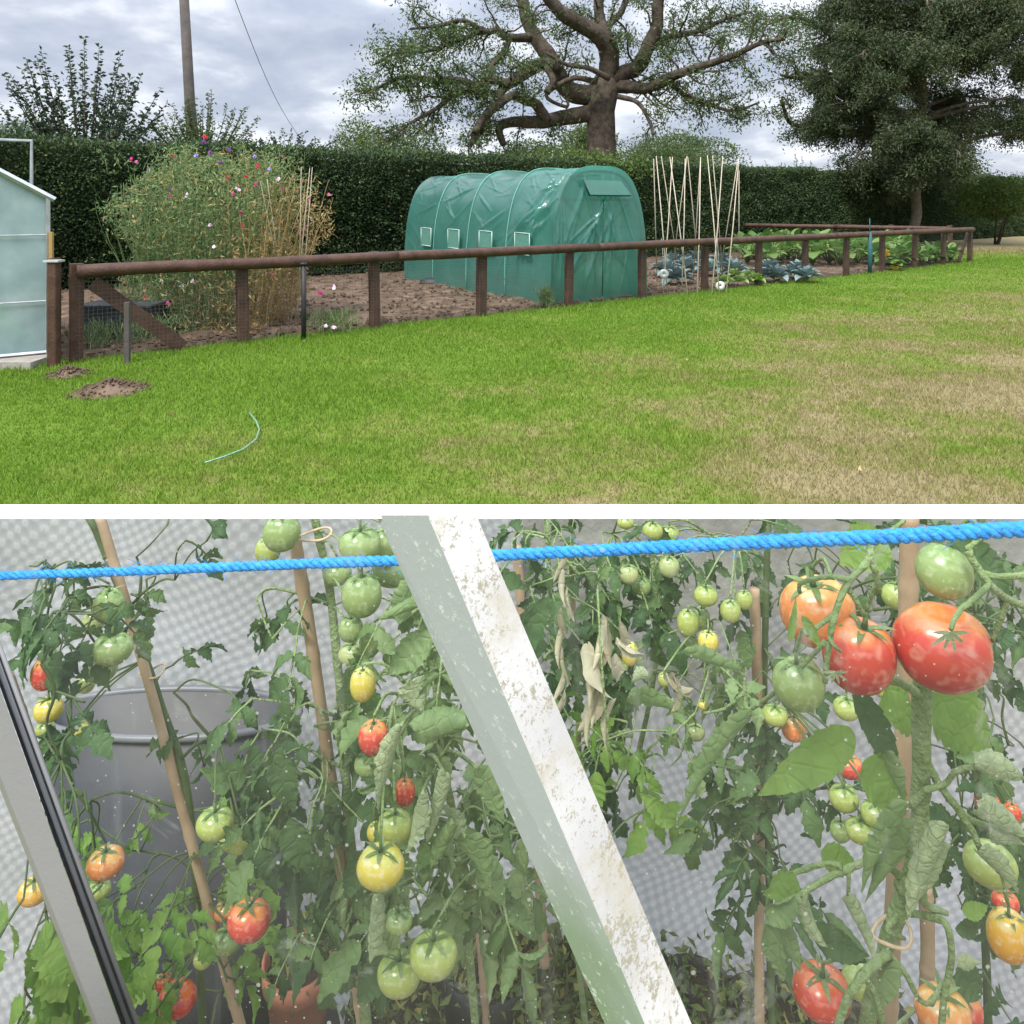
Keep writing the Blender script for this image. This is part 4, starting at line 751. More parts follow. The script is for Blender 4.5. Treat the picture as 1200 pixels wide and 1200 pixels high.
# dirty glass
m_, ns, ln = newmat('dirty_glass'); tc = ns.new('ShaderNodeTexCoord')
n1 = nd(ns, 'ShaderNodeTexNoise', Scale=5, Detail=6, Roughness=.6); ln.new(tc.outputs['Object'], n1.inputs[0]); r1 = ramp(ns, [(.35, (.015, .015, .015)), (.75, (.095, .095, .095))]); ln.new(n1.outputs['Fac'], r1.inputs[0])
def dots(scale, th, seed):
    mp = nd(ns, 'ShaderNodeMapping'); mp.inputs['Location'].default_value = (seed, seed, seed); ln.new(tc.outputs['Object'], mp.inputs[0])
    v = nd(ns, 'ShaderNodeTexVoronoi', Scale=scale); ln.new(mp.outputs[0], v.inputs['Vector']); sp = ns.new('ShaderNodeSeparateColor'); ln.new(v.outputs['Color'], sp.inputs[0])
    m1 = nd(ns, 'ShaderNodeMath', operation='MULTIPLY'); ln.new(sp.outputs[0], m1.inputs[0]); m1.inputs[1].default_value = th
    m2 = nd(ns, 'ShaderNodeMath', operation='LESS_THAN'); ln.new(v.outputs['Distance'], m2.inputs[0]); ln.new(m1.outputs[0], m2.inputs[1]); return m2.outputs[0]
d1 = dots(75, .11, 0); d2 = dots(190, .14, 3.3)
mp = nd(ns, 'ShaderNodeMapping'); mp.inputs['Scale'].default_value = (90, 90, 9); mp.inputs['Rotation'].default_value = (0, .5, 0); ln.new(tc.outputs['Object'], mp.inputs[0])
n5 = nd(ns, 'ShaderNodeTexNoise', Scale=1, Detail=5); ln.new(mp.outputs[0], n5.inputs[0]); r5 = ramp(ns, [(.60, (0, 0, 0)), (.78, (.15, .15, .15))]); ln.new(n5.outputs['Fac'], r5.inputs[0])
# mossy smear patches
n6 = nd(ns, 'ShaderNodeTexNoise', Scale=16, Detail=8, Roughness=.65, Distortion=1.2); ln.new(tc.outputs['Object'], n6.inputs[0]); r6 = ramp(ns, [(.60, (0, 0, 0)), (.74, (.38, .38, .38))]); ln.new(n6.outputs['Fac'], r6.inputs[0])
def mth(op, a, b_):
    n = nd(ns, 'ShaderNodeMath', operation=op, use_clamp=True)
    for i, x in enumerate((a, b_)):
        if isinstance(x, (int, float)): n.inputs[i].default_value = x
        else: ln.new(x, n.inputs[i])
    return n.outputs[0]
fac = mth('ADD', mth('ADD', r1.outputs[0], r5.outputs[0]), mth('ADD', mth('MULTIPLY', mth('MAXIMUM', d1, d2), .55), r6.outputs[0]))
df = nd(ns, 'ShaderNodeBsdfDiffuse'); df.inputs[0].default_value = (.62, .64, .58, 1); tl = ns.new('ShaderNodeBsdfTranslucent'); tl.inputs[0].default_value = (.62, .64, .58, 1); dm = nd(ns, 'ShaderNodeMixShader'); dm.inputs[0].default_value = .5; ln.new(df.outputs[0], dm.inputs[1]); ln.new(tl.outputs[0], dm.inputs[2])
tr = ns.new('ShaderNodeBsdfTransparent'); m1 = ns.new('ShaderNodeMixShader'); ln.new(fac, m1.inputs[0]); ln.new(tr.outputs[0], m1.inputs[1]); ln.new(dm.outputs[0], m1.inputs[2])
gl = nd(ns, 'ShaderNodeBsdfGlossy', Roughness=.03); fr_ = nd(ns, 'ShaderNodeFresnel', IOR=1.45); m2 = ns.new('ShaderNodeMixShader'); hf = mth('MULTIPLY', fr_.outputs[0], .6); ln.new(hf, m2.inputs[0]); ln.new(m1.outputs[0], m2.inputs[1]); ln.new(gl.outputs[0], m2.inputs[2])
o = ns.new('ShaderNodeOutputMaterial'); ln.new(m2.outputs[0], o.inputs[0]); M_glass = m_
m_, ns, ln = newmat('clear_roof_glass'); tr = ns.new('ShaderNodeBsdfTransparent'); tr.inputs[0].default_value = (.95, .97, .96, 1); gl = nd(ns, 'ShaderNodeBsdfGlossy', Roughness=.05); m2 = nd(ns, 'ShaderNodeMixShader'); m2.inputs[0].default_value = .06; ln.new(tr.outputs[0], m2.inputs[1]); ln.new(gl.outputs[0], m2.inputs[2]); o = ns.new('ShaderNodeOutputMaterial'); ln.new(m2.outputs[0], o.inputs[0]); M_rglass = m_
BW = 1.37
ztop = P(0, 607, .424).z; zb = P(0, 603, BW).z
b = MB(); b.add([(-1.2, .424, .35), (1.2, .424, .35), (1.2, .424, ztop), (-1.2, .424, ztop)], [[0, 1, 2, 3]]); b.build('front_pane', M_glass, TG, smooth=False)
b = MB(); b.add([(-1.2, .43, ztop), (1.2, .43, ztop), (1.2, BW+.03, zb+.010), (-1.2, BW+.03, zb+.010)], [[0, 1, 2, 3]]); b.build('roof_pane', M_rglass, TG, smooth=False)
for sx_ in (-1.2, 1.2): b = MB(); b.add([(sx_, .43, .0), (sx_, BW, .0), (sx_, BW, zb-.01), (sx_, .43, ztop-.005)], [[0, 1, 2, 3]]); b.build('side_pane', M_rglass, TG, smooth=False); b = MB(); b.box((sx_, .4215, .70), (.03, .013, 1.40)); b.build('corner_post', M_zinc, TG, smooth=False)
b = MB(); b.box((0, .4215, .18), (2.4, .012, .34)); b.build('base_panel', M_zinc, TG, smooth=False)
# bubble wrap lining on the back
m_, ns, ln = newmat('bubble_wrap'); tc = ns.new('ShaderNodeTexCoord'); mp = nd(ns, 'ShaderNodeMapping'); mp.inputs['Rotation'].default_value = (0, .5, 0); ln.new(tc.outputs['Object'], mp.inputs[0])
nzd = nd(ns, 'ShaderNodeTexNoise', Scale=3.5, Detail=2); ln.new(tc.outputs['Object'], nzd.inputs[0]); va = ns.new('ShaderNodeVectorMath'); va.operation = 'SCALE'; va.inputs['Scale'].default_value = .12; ln.new(nzd.outputs['Color'], va.inputs[0]); vb = ns.new('ShaderNodeVectorMath'); ln.new(mp.outputs[0], vb.inputs[0]); ln.new(va.outputs[0], vb.inputs[1])
sx2 = ns.new('ShaderNodeSeparateXYZ'); ln.new(vb.outputs[0], sx2.inputs[0])
def mt(op, a, b_=0.):
    n = nd(ns, 'ShaderNodeMath', operation=op)
    for i, x in enumerate((a, b_)):
        if isinstance(x, (int, float)): n.inputs[i].default_value = x
        else: ln.new(x, n.inputs[i])
    return n.outputs[0]
K = 2*math.pi/.0185
hgt = mt('ADD', mt('SINE', mt('MULTIPLY', sx2.outputs[0], K)), mt('SINE', mt('MULTIPLY', sx2.outputs[2], K)))
nz2 = nd(ns, 'ShaderNodeTexNoise', Scale=4, Detail=5); ln.new(tc.outputs['Object'], nz2.inputs[0])
cr = ramp(ns, [(0, (.50, .50, .53)), (.45, (.55, .55, .58)), (.78, (.69, .69, .72)), (1, (.64, .64, .67))]); ln.new(mt('MULTIPLY_ADD', hgt, .25), cr.inputs[0])
hm = ns.new('ShaderNodeMath'); hm.operation = 'MULTIPLY_ADD'; ln.new(hgt, hm.inputs[0]); hm.inputs[1].default_value = .24; hm.inputs[2].default_value = .5; ln.new(hm.outputs[0], cr.inputs[0])
mxx = nd(ns, 'ShaderNodeMix', data_type='RGBA', blend_type='MULTIPLY'); mxx.inputs[0].default_value = .6; r7 = ramp(ns, [(.35, (.62, .62, .60)), (.65, (1, 1, 1))]); ln.new(nz2.outputs['Fac'], r7.inputs[0]); ln.new(cr.outputs[0], mxx.inputs[6]); ln.new(r7.outputs[0], mxx.inputs[7])
p = nd(ns, 'ShaderNodeBsdfPrincipled', Roughness=.25); ln.new(mxx.outputs[2], p.inputs['Base Color']); bp = nd(ns, 'ShaderNodeBump', Strength=.14, Distance=.003); ln.new(hgt, bp.inputs['Height']); ln.new(bp.outputs[0], p.inputs['Normal'])
tl = ns.new('ShaderNodeBsdfTranslucent'); ln.new(mxx.outputs[2], tl.inputs[0]); m2 = nd(ns, 'ShaderNodeMixShader'); m2.inputs[0].default_value = .5; ln.new(p.outputs[0], m2.inputs[1]); ln.new(tl.outputs[0], m2.inputs[2]); o = ns.new('ShaderNodeOutputMaterial'); ln.new(m2.outputs[0], o.inputs[0]); M_bub = m_
def sheet(x0, x1, z0, z1, y, name, m, amp=.034, seed=0):
    b = MB(); nx, nz_ = 50, 24; V = []
    for j in range(nz_+1):
        for i in range(nx+1):
            x = x0+(x1-x0)*i/nx; z = z0+(z1-z0)*j/nz_; V.append((x, y+amp*noise.noise(Vector((x*4, z*1.5, seed)))-abs(amp)*.5, z))
    b.add(V, [[j*(nx+1)+i, j*(nx+1)+i+1, (j+1)*(nx+1)+i+1, (j+1)*(nx+1)+i] for j in range(nz_) for i in range(nx)]); return b.build(name, m, TG)
sheet(-1.2, .02, 0.0, zb+.010, BW, 'bubble_wrap', M_bub, seed=1)
sheet(.0, 1.2, 0.0, P(0, 712, BW).z, BW-.012, 'bubble_wrap', M_bub, seed=4)
M_grey = mat('grey_board', [(.20, .20, .18), (.33, .33, .30)], rough=.8, scale=14, bump=.3)
b = MB(); b.box((.61, BW+.010, (zb+.002+.75)/2), (1.18, .012, zb+.002-.75)); b.build('back_board', M_grey, TG, smooth=False)
M_floor = mat('gravel_floor', [(.16, .14, .12), (.32, .29, .26)], rough=.95, scale=60, bump=.6, bscale=150)
b = MB(); b.add([(-1.19, .44, .008), (1.19, .44, .008), (1.19, BW, .008), (-1.19, BW, .008)], [[0, 1, 2, 3]]); tag(b.build('greenhouse_floor', M_floor, smooth=False), kind='structure')
# slim water tub, dark grey
M_tub = mat('dark_grey_tub', [(.03, .032, .038), (.065, .07, .08)], rough=.45, scale=7)
M_rim = mat('tub_rim', [(.11, .115, .13), (.19, .195, .21)], rough=.35)
cx_, cy_ = P(195, 0, 1.22).x, 1.235; zt = P(0, 835, 1.235).z; sxx, syy = .215, .058
tb = empty('water_tub', (cx_, cy_, 0), 'tall slim dark grey water tub with a pale rim behind the left canes', 'tub')
b = MB(); b.lathe([(.001, .012), (.84, .012), (1, zt), (.96, zt), (.80, .05), (.001, .05)], (cx_, cy_, 0), n=48, sx=sxx, sy=syy); b.build('body', M_tub, tb)
b = MB(); b.tube([(cx_+sxx*1.02*math.cos(a), cy_+syy*1.05*math.sin(a), zt) for a in np.linspace(0, 2*math.pi, 60)], .006, n=8, cap=False); b.build('rim', M_rim, tb)
# blue twine of three strands
M_tw = mat('blue_twine_fibre', [(.015, .22, .68), (.04, .38, .90)], rough=.55, scale=200, bump=.3, bscale=500)
def strands(pts, R0, R1, pitch, nst=3):
    b = MB(); pts = [Vector(p) for p in pts]; Q = []; N = 420
    segs = len(pts)-1
    for i in range(N+1):
        t = i/N*segs; k = min(segs-1, int(t)); Q.append(pts[k].lerp(pts[k+1], t-k))
    for s_ in range(nst):
        V = []; L = 0; rr = []
        for i, q in enumerate(Q):
            if i: L += (q-Q[i-1]).length
            R = R0+(R1-R0)*i/N; a = 2*math.pi*(L/pitch+s_/nst); V.append(q+Vector((0, math.cos(a)*R*.55, math.sin(a)*R*.55))); rr.append(R*.62*(1+.12*noise.noise(Vector((q.x*30, s_*3, 0)))+.08*noise.noise(Vector((q.x*140, s_*5, 0)))))
        b.tube(V, rr, n=7)
    for k in range(420):  # loose fibres
        i = RS.randint(0, N); q = np.array(Q[i]); R = R0+(R1-R0)*i/N; d = np.array([RS.choice([-1, 1]), RS.normal()*.3, RS.normal()*.3]); o_ = q+rvec()*R*.4; b.tube([o_, o_+d*.006, o_+d*.011+rvec()*.002], .0002, n=3, cap=False)
    return b
tp = [(-60, 676, .58), (22, 674, .575), (160, 669, .56), (300, 663, .55), (460, 657, .53), (640, 648, .515), (780, 641, .50), (900, 635, .49), (1040, 629, .475), (1182, 621, .46), (1290, 616, .455)]
tag(strands([P(*q) for q in tp], .0027, .0046, .02).build('blue_twine', M_tw), 'bright blue twisted twine stretched across the tomatoes inside the glass', 'twine')

# ---- tomato plants
M_l1 = leafmat('tomato_leaf_light', [(0, (.13, .22, .075)), (.5, (.19, .29, .12)), (1, (.28, .38, .18))], transl=.30, vein=70)
M_l2 = leafmat('tomato_leaf_dark', [(0, (.045, .10, .038)), (.6, (.085, .16, .06)), (1, (.15, .24, .09))], transl=.30, vein=60)
M_l3 = leafmat('tomato_leaf_pale_underside', [(0, (.27, .36, .19)), (1, (.42, .50, .30))], transl=.25, vein=110)
M_l4 = leafmat('tomato_leaf_bright', [(0, (.16, .31, .06)), (1, (.28, .43, .11))], transl=.45, vein=60)
M_wth = leafmat('withered_leaf', [(0, (.36, .33, .22)), (.6, (.48, .45, .32)), (1, (.58, .55, .42))], transl=.3, vein=60)
M_stem = mat('tomato_stem', [(.13, .20, .07), (.22, .31, .12), (.30, .37, .20)], rough=.65, scale=55, detail=8, bump=.5, bscale=220)
M_stemd = mat('tomato_stem_dark', [(.05, .085, .03), (.10, .14, .05)], rough=.6, scale=30)
M_bam = mat('bamboo', [(.30, .20, .12), (.46, .34, .22)], rough=.55, scale=18)
def tommat(name, low, mid, top, speck=(.75, .68, .5)):
    m, ns, ln = newmat(name); tc = ns.new('ShaderNodeTexCoord'); s_ = ns.new('ShaderNodeSeparateXYZ'); ln.new(tc.outputs['Generated'], s_.inputs[0])
    nz = nd(ns, 'ShaderNodeTexNoise', Scale=2.3, Detail=4); ln.new(tc.outputs['Generated'], nz.inputs[0])
    ma = ns.new('ShaderNodeMath'); ma.operation = 'MULTIPLY_ADD'; ln.new(nz.outputs['Fac'], ma.inputs[0]); ma.inputs[1].default_value = .7; ln.new(s_.outputs[2], ma.inputs[2])
    r = ramp(ns, [(.45, low), (.85, mid), (1.25 if False else 1.0, top)]); sc = nd(ns, 'ShaderNodeMath', operation='MULTIPLY'); sc.inputs[1].default_value = .78; ln.new(ma.outputs[0], sc.inputs[0]); ln.new(sc.outputs[0], r.inputs[0])
    n2 = nd(ns, 'ShaderNodeTexNoise', Scale=7, Detail=1.5, Roughness=.4); ln.new(tc.outputs['Generated'], n2.inputs[0]); r2 = ramp(ns, [(.50, (0, 0, 0)), (.70, (.42, .42, .42))]); ln.new(n2.outputs['Fac'], r2.inputs[0])
    mx = nd(ns, 'ShaderNodeMix', data_type='RGBA'); ln.new(r2.outputs[0], mx.inputs[0]); ln.new(r.outputs[0], mx.inputs[6]); mx.inputs[7].default_value = c4(speck)
    p = nd(ns, 'ShaderNodeBsdfPrincipled', Roughness=.2); p.inputs['Specular IOR Level'].default_value = .55; p.inputs['Subsurface Weight'].default_value = .12; p.inputs['Subsurface Radius'].default_value = (.01, .006, .003); p.inputs['Subsurface Scale'].default_value = 1; ln.new(mx.outputs[2], p.inputs['Base Color'])
    o = ns.new('ShaderNodeOutputMaterial'); ln.new(p.outputs[0], o.inputs[0]); return m
TM = dict(red=tommat('ripe_red_skin', (.46, .030, .022), (.52, .05, .025), (.60, .14, .03), (.75, .35, .25)), pinkred=tommat('pinkish_red_skin', (.44, .035, .035), (.58, .07, .045), (.66, .24, .06), (.75, .42, .30)),
          orange=tommat('orange_skin', (.62, .18, .05), (.66, .24, .06), (.60, .34, .08)), amber=tommat('amber_skin', (.62, .26, .02), (.66, .36, .03), (.60, .42, .06)), yellow=tommat('yellow_skin', (.52, .44, .06), (.60, .50, .08), (.48, .48, .10)),
          lime=tommat('yellow_green_skin', (.34, .38, .10), (.33, .40, .10), (.25, .34, .08), (.55, .6, .35)), green=tommat('green_skin', (.22, .30, .10), (.25, .34, .12), (.17, .27, .08), (.5, .58, .36)), pale=tommat('pale_green_skin', (.38, .42, .20), (.36, .42, .17), (.26, .35, .12), (.55, .6, .4)))
def mtube(mb, pts, r0, r1, n=7, rough=False):
    pts = [np.array(p, dtype=float) for p in pts]; pp = [pts[0]*2-pts[1]]+pts+[pts[-1]*2-pts[-2]]; Q = []
    for i in range(1, len(pp)-2):
        for t in np.linspace(0, 1, 6)[:-1]:
            a, b_, c, e_ = pp[i-1], pp[i], pp[i+1], pp[i+2]; Q.append(.5*((2*b_)+(c-a)*t+(2*a-5*b_+4*c-e_)*t*t+(3*b_-a-3*c+e_)*t**3))
    Q.append(pts[-1]); rr = np.linspace(r0, r1, len(Q))
    if rough: rr = rr*(1+RS.uniform(-.07, .09, len(Q))); rr[0] *= 1.3; Q = [q+rvec()*r0*.07 for q in Q]
    mb.tube(Q, rr, n=n); return Q
class Plant:
    def __init__(s, name, base, label, stemmat):
        s.r = empty(name, base, label, 'tomato plant', 'tomato plants'); s.st = MB(); s.sm = stemmat; s.nodes = []; s.lv = {}
    def stem(s, pts, w0, w1, n=10, knobs=True):
        if not knobs: w0, w1 = w0*.78, w1*.74
        Q = [P(x, y, d) for x, y, d in pts]; Q = mtube(s.st, Q, w0, w1, n, True); s.nodes += [np.array(q) for q in Q]
        if not knobs: return
        for q in Q[3::6]: s.st.lathe([(.0002, -w0*1.6), (w0*1.12, -w0*.6), (w0*1.2, 0), (w0*1.1, w0*.6), (.0002, w0*1.5)], q, n=8)
    def near(s, p):
        A = np.array(s.nodes); k = np.argmin(np.linalg.norm(A-p, axis=1)+np.maximum(0, p[2]-A[:, 2]-.02)*.3); return A[k]
    def mb(s, m): return s.lv.setdefault(m, MB())
    def compound(s, p, d, size, m, curl=(.3, 1.2), lobes=2, npair=2, up=(0, -.5, 1), W=.62, link=True):
        p = np.array(p); d = norm(np.array(d, dtype=float)); b = s.mb(m)
        if link:
            a = s.near(p); mid = (a+p)/2+np.array([0, 0, .10*np.linalg.norm(a-p)])+rvec()*.006; mtube(s.st, [a, mid, p], .0013, .0010, 5)
        R = size*1.1; pts = [p]; dd = d.copy()
        for k in range(5): dd = norm(dd+np.array([0, 0, -.10])+rvec()*.08); pts.append(pts[-1]+dd*R/5)
        s.st.tube(pts, np.linspace(.0015, .0008, 6), n=5, cap=False)
        side = norm(np.cross(dd, np.array(up))+1e-6)
        for k in range(npair):
            q = pts[2+k*2 if 2+k*2 < 5 else 4]
            for sg in (-1, 1):
                L = size*RS.uniform(.6, .85); leaflet(b, q, side*sg+dd*.5+np.array([0, 0, -.2])+rvec()*.25, np.array(up)+rvec()*.5, L, L*W*RS.uniform(.8, 1.15), curl=RS.uniform(*curl), droop=RS.uniform(.3, 1.5), lobes=lobes, nt=16, nc=6, rip=.05, twist=RS.uniform(-.9, .9), ser=5.3)
        L = size*RS.uniform(.85, 1.1); leaflet(b, pts[-1], dd+rvec()*.15, np.array(up)+rvec()*.5, L, L*W*RS.uniform(.8, 1.1), curl=RS.uniform(*curl), droop=RS.uniform(.3, 1.4), lobes=lobes, nt=16, nc=6, rip=.05, twist=RS.uniform(-.9, .9), ser=5.3)
    def region(s, box, dr, n, size, m, curl=(.3, 1.2), lobes=2, downish=.6, **kw):
        for k in range(max(2, n//4)):
            e = np.array(P(RS.uniform(box[0], box[2]), RS.uniform(box[1], box[3]), RS.uniform(*dr))); a = s.near(e+np.array([0, 0, -.03])); L_ = np.linalg.norm(e-a)
            Q = mtube(s.st, [a, a*.6+e*.4+np.array([0, 0, .12*L_])+rvec()*.004, a*.25+e*.75+np.array([0, 0, .10*L_])+rvec()*.004, e], .0021, .0011, 6); s.nodes += [np.array(q) for q in Q[4:]]
        for k in range(n):
            d = RS.uniform(*dr); p = P(RS.uniform(box[0], box[2]), RS.uniform(box[1], box[3]), d); a = s.near(np.array(p))
            dr_ = np.array(p)-a; dr_[2] *= .3; dr_ = norm(dr_+rvec()*.03)+np.array([0, 0, -downish])+rvec()*.35
            s.compound(p, dr_, size*RS.uniform(.75, 1.2), m, curl, lobes, **kw)
    def leaf(s, x0, y0, x1, y1, d, wpx, curl, m, up=(0, 1, .15), droop=.25, d1=None, lobes=0, rip=.045, link=None, twist=0.):
        a = np.array(P(x0, y0, d)); b_ = np.array(P(x1, y1, d1 or d)); L = np.linalg.norm(b_-a); W = wpx/F*d
        if curl > 1.2: curl = min(curl, 2.1); W = W*curl*.92; up = np.array(up)+rvec()*.35
        mb = MB(); leaflet(mb, a, norm(b_-a)+norm(np.array(up))*droop*.45, up, L*1.03, W, curl=curl, droop=droop, lobes=lobes, nt=64, nc=14, rip=rip*(.9 if curl > 1.2 else 1.2), twist=twist+(RS.uniform(-1.1, 1.1) if curl > 1.2 else 0), ser=6.4 if curl > 1.2 else 7, rn=max(9, L/.0042) if curl > 1.2 else 11)
        mb.build('leaf', m, s.r, clamp=True)
        if link: mtube(s.st, [P(*link), (P(*link)+Vector(a))/2+Vector((0, 0, .006)), a], .0022, .0016, 6)
    def tomato(s, x, y, w, h, d, kind, label=None, calyx=True, stalk=True, tilt=0., face=0., ribs=5, ribamp=.03):
        r = w/2/F*d; tn = (y-HY)/F; ry = .84*r; hh = h/2/F*d; rz = max(.72*r, math.sqrt(max(0, hh*hh-(ry*tn)**2))); c = np.array(P(x, y, d)); b = MB(); n, mrows = 36, 22; V = []; off = RS.uniform(0, 6.28)
        R = (Matrix.Rotation(tilt, 3, 'Y') @ Matrix.Rotation(face, 3, 'X'))
        for i in range(mrows+1):
            t = i/mrows; z = math.cos(math.pi*t); rr = math.sin(math.pi*t)**.88; zz = z-(.22*math.exp(-(rr/.28)**2) if z > 0 else 0)
            for j in range(n):
                a = 2*math.pi*j/n; k = 1+ribamp*math.cos(ribs*a+off)*rr*(.4+.6*max(0, z)); q = R@Vector((r*rr*k*math.cos(a), ry*rr*k*math.sin(a), rz*zz)); V.append(c+np.array(q))
        b.add(V, [[i*n+j, (i+1)*n+j, (i+1)*n+(j+1) % n, i*n+(j+1) % n] for i in range(mrows) for j in range(n)])
        o = b.build('tomato', TM[kind], s.r, clamp=True)
        if label: o['label'] = label
        if calyx:
            b = MB(); topv = np.array(R@Vector((0, 0, rz*.80))); u = norm(topv); cc = c+topv; ex = norm(np.cross(u, [.3, 1, .2])); ey = np.cross(u, ex)
            for k in range(6):
                a = k*1.047+off; d_ = ex*math.cos(a)+ey*math.sin(a); leaflet(b, cc, d_+u*.45, u, r*RS.uniform(.7, 1.0), r*.20, curl=.5, droop=RS.uniform(.3, .9), nt=6, nc=2)
            b.tube([cc, cc+u*r*.22, cc+u*r*.45+np.array([0, 0, r*.1])], [r*.10, r*.07, r*.06], n=6)
            oc = b.build('calyx', M_l1, s.r, clamp=True); oc.parent = o
            if stalk:
                e_ = cc+u*r*.45+np.array([0, 0, r*.1]); a = s.near(e_+np.array([0, 0, .02])); mtube(s.st, [a, (a+e_)/2+np.array([0, -.004, .012]), e_], .0016, .0013, 5)
        return o
    def done(s):
        for m, b in s.lv.items(): b.build('foliage', m, s.r, clamp=True)
        s.st.build('stem', s.sm, s.r, clamp=True)
def cane(pts, w, label, group='bamboo canes in the tomato greenhouse'):
    Q = [P(*p) for p in pts]; b = MB(); A, B = Q[0], Q[-1]; n = 70; L = (B-A).length; off = RS.uniform(0, .1); V = []; rr = []
    for i in range(n+1):
        q = A.lerp(B, i/n)+Vector((.0025*math.sin(i*.07), 0, 0)); V.append(q); s_ = (L*i/n+off) % .085; rr.append(w*(1+.14*math.exp(-((s_-.042)/.0035)**2)+.03*math.sin(i*.2)))
    b.tube(V, rr, n=10); o = b.build('bamboo_cane', M_bam, origin=tuple(B), clamp=True); tag(o, label, 'cane', group); return o

cane([(117, 604, .96), (198, 880, .93), (292, 1230, .90)], .0062, 'left bamboo cane leaning across in front of the dark grey tub')
cane([(341, 604, .84), (368, 760, .84), (432, 1230, .86)], .0070, 'bamboo cane tied beside the column of green tomatoes')
cane([(10, 790, .80), (75, 960, .80), (150, 1230, .80)], .0050, 'thin bamboo cane close beside the grey seal bar')
cane([(605, 640, 1.1), (618, 800, 1.1), (640, 1130, 1.1)], .0075, 'dull bamboo cane just right of the weathered white bar')
cane([(884, 690, 1.02), (887, 900, 1.02), (893, 1240, 1.02)], .0070, 'upright bamboo cane among dark leaves right of centre')
cane([(1066, 604, .70), (1058, 980, .72), (1042, 1240, .72)], .0085, 'thick bamboo cane behind the stem of the big red tomatoes')
cane([(1084, 1040, .86), (1086, 1240, .86)], .0080, 'short second bamboo cane right of the thick cane at the bottom')
cane([(668, 640, 1.2), (674, 780, 1.2), (690, 1230, 1.2)], .0045, 'thin cane far back behind the withered leaves')
cane([(552, 1020, 1.15), (575, 1230, 1.15)], .0065, 'short bamboo cane standing in the pots left of the white bar')

# plant at far left
p1 = Plant('tomato_plant', P(190, 1240, .95), 'tomato plant at far left before the dark tub with a few red fruits', M_stemd)
p1.stem([(104, 604, .98), (140, 690, .97), (190, 830, .95), (222, 950, .93), (240, 1240, .93)], .0042, .0055)
for a in ((50, 640, 90, 720), (30, 660, 110, 780), (60, 780, 100, 900)): p1.region(a, (.75, .9), 4, .035, M_l2, (.2, .9))
p1.region((30, 610, 120, 760), (.8, .95), 8, .042, M_l2)
p1.region((150, 605, 290, 700), (.85, 1.0), 5, .038, M_l2)
p1.region((200, 760, 290, 880), (.85, 1.0), 4, .034, M_l2)
p1.region((70, 930, 290, 1050), (.9, 1.05), 13, .038, M_l4)
p1.region((100, 1030, 300, 1180), (.85, 1.05), 24, .042, M_l4)
p1.region((20, 1050, 90, 1190), (.7, .85), 15, .055, M_l4, (.1, .6), 0, W=.8)
p1.region((60, 860, 110, 960), (.75, .9), 4, .034, M_l2)
for t in ((128, 710, 36, 44, .88, 'green'), (109, 729, 26, 30, .98, 'pale'), (132, 760, 46, 42, .85, 'green'), (118, 784, 38, 32, .88, 'green'), (100, 801, 22, 24, .98, 'lime'), (52, 790, 30, 40, .9, 'pinkred'), (57, 831, 33, 33, .88, 'yellow'), (53, 854, 22, 20, .92, 'lime'), (92, 856, 26, 20, .95, 'yellow'),
          (252, 965, 43, 36, .80, 'lime'), (281, 983, 30, 38, .82, 'lime'), (291, 1006, 24, 24, .95, 'lime'), (268, 985, 26, 26, .94, 'lime'), (124, 1011, 42, 38, .82, 'orange'), (116, 1043, 27, 26, .92, 'lime'), (40, 1044, 36, 36, .85, 'amber'), (292, 1078, 50, 56, .80, 'pinkred'), (262, 1068, 24, 24, .92, 'orange'), (266, 1102, 34, 30, .9, 'green'), (238, 1124, 22, 26, .9, 'lime'), (208, 1170, 44, 38, .9, 'red'), (192, 1152, 20, 24, .93, 'red')): p1.tomato(*t)
p1.done()
# central plant with the column of green fruit
p2 = Plant('tomato_plant', P(430, 1240, .85), 'central tomato plant with a tall column of green fruit and curled grey green leaves', M_stem)
p2.stem([(368, 604, .86), (386, 690, .86), (398, 800, .85), (404, 900, .85), (412, 1000, .85), (432, 1240, .85)], .0045, .0062)
p2.stem([(500, 690, .82), (510, 800, .80), (520, 900, .80), (540, 1010, .82), (560, 1240, .84)], .003, .005)
p2.region((290, 690, 360, 830), (.78, .92), 9, .044, M_l2)
p2.region((290, 850, 400, 1000), (.78, .92), 22, .048, M_l2)
p2.region((340, 1000, 430, 1130), (.78, .92), 13, .046, M_l2)
p2.region((420, 700, 600, 900), (.74, .95), 22, .050, M_l1, (.4, 1.8))
p2.region((420, 900, 610, 1060), (.74, .95), 24, .050, M_l1, (.4, 1.8))
p2.region((440, 740, 560, 960), (.66, .74), 9, .044, M_l1, (.8, 2.2), 0)
p2.region((450, 960, 590, 1060), (.68, .76), 7, .042, M_l1, (1.2, 2.4), 0)
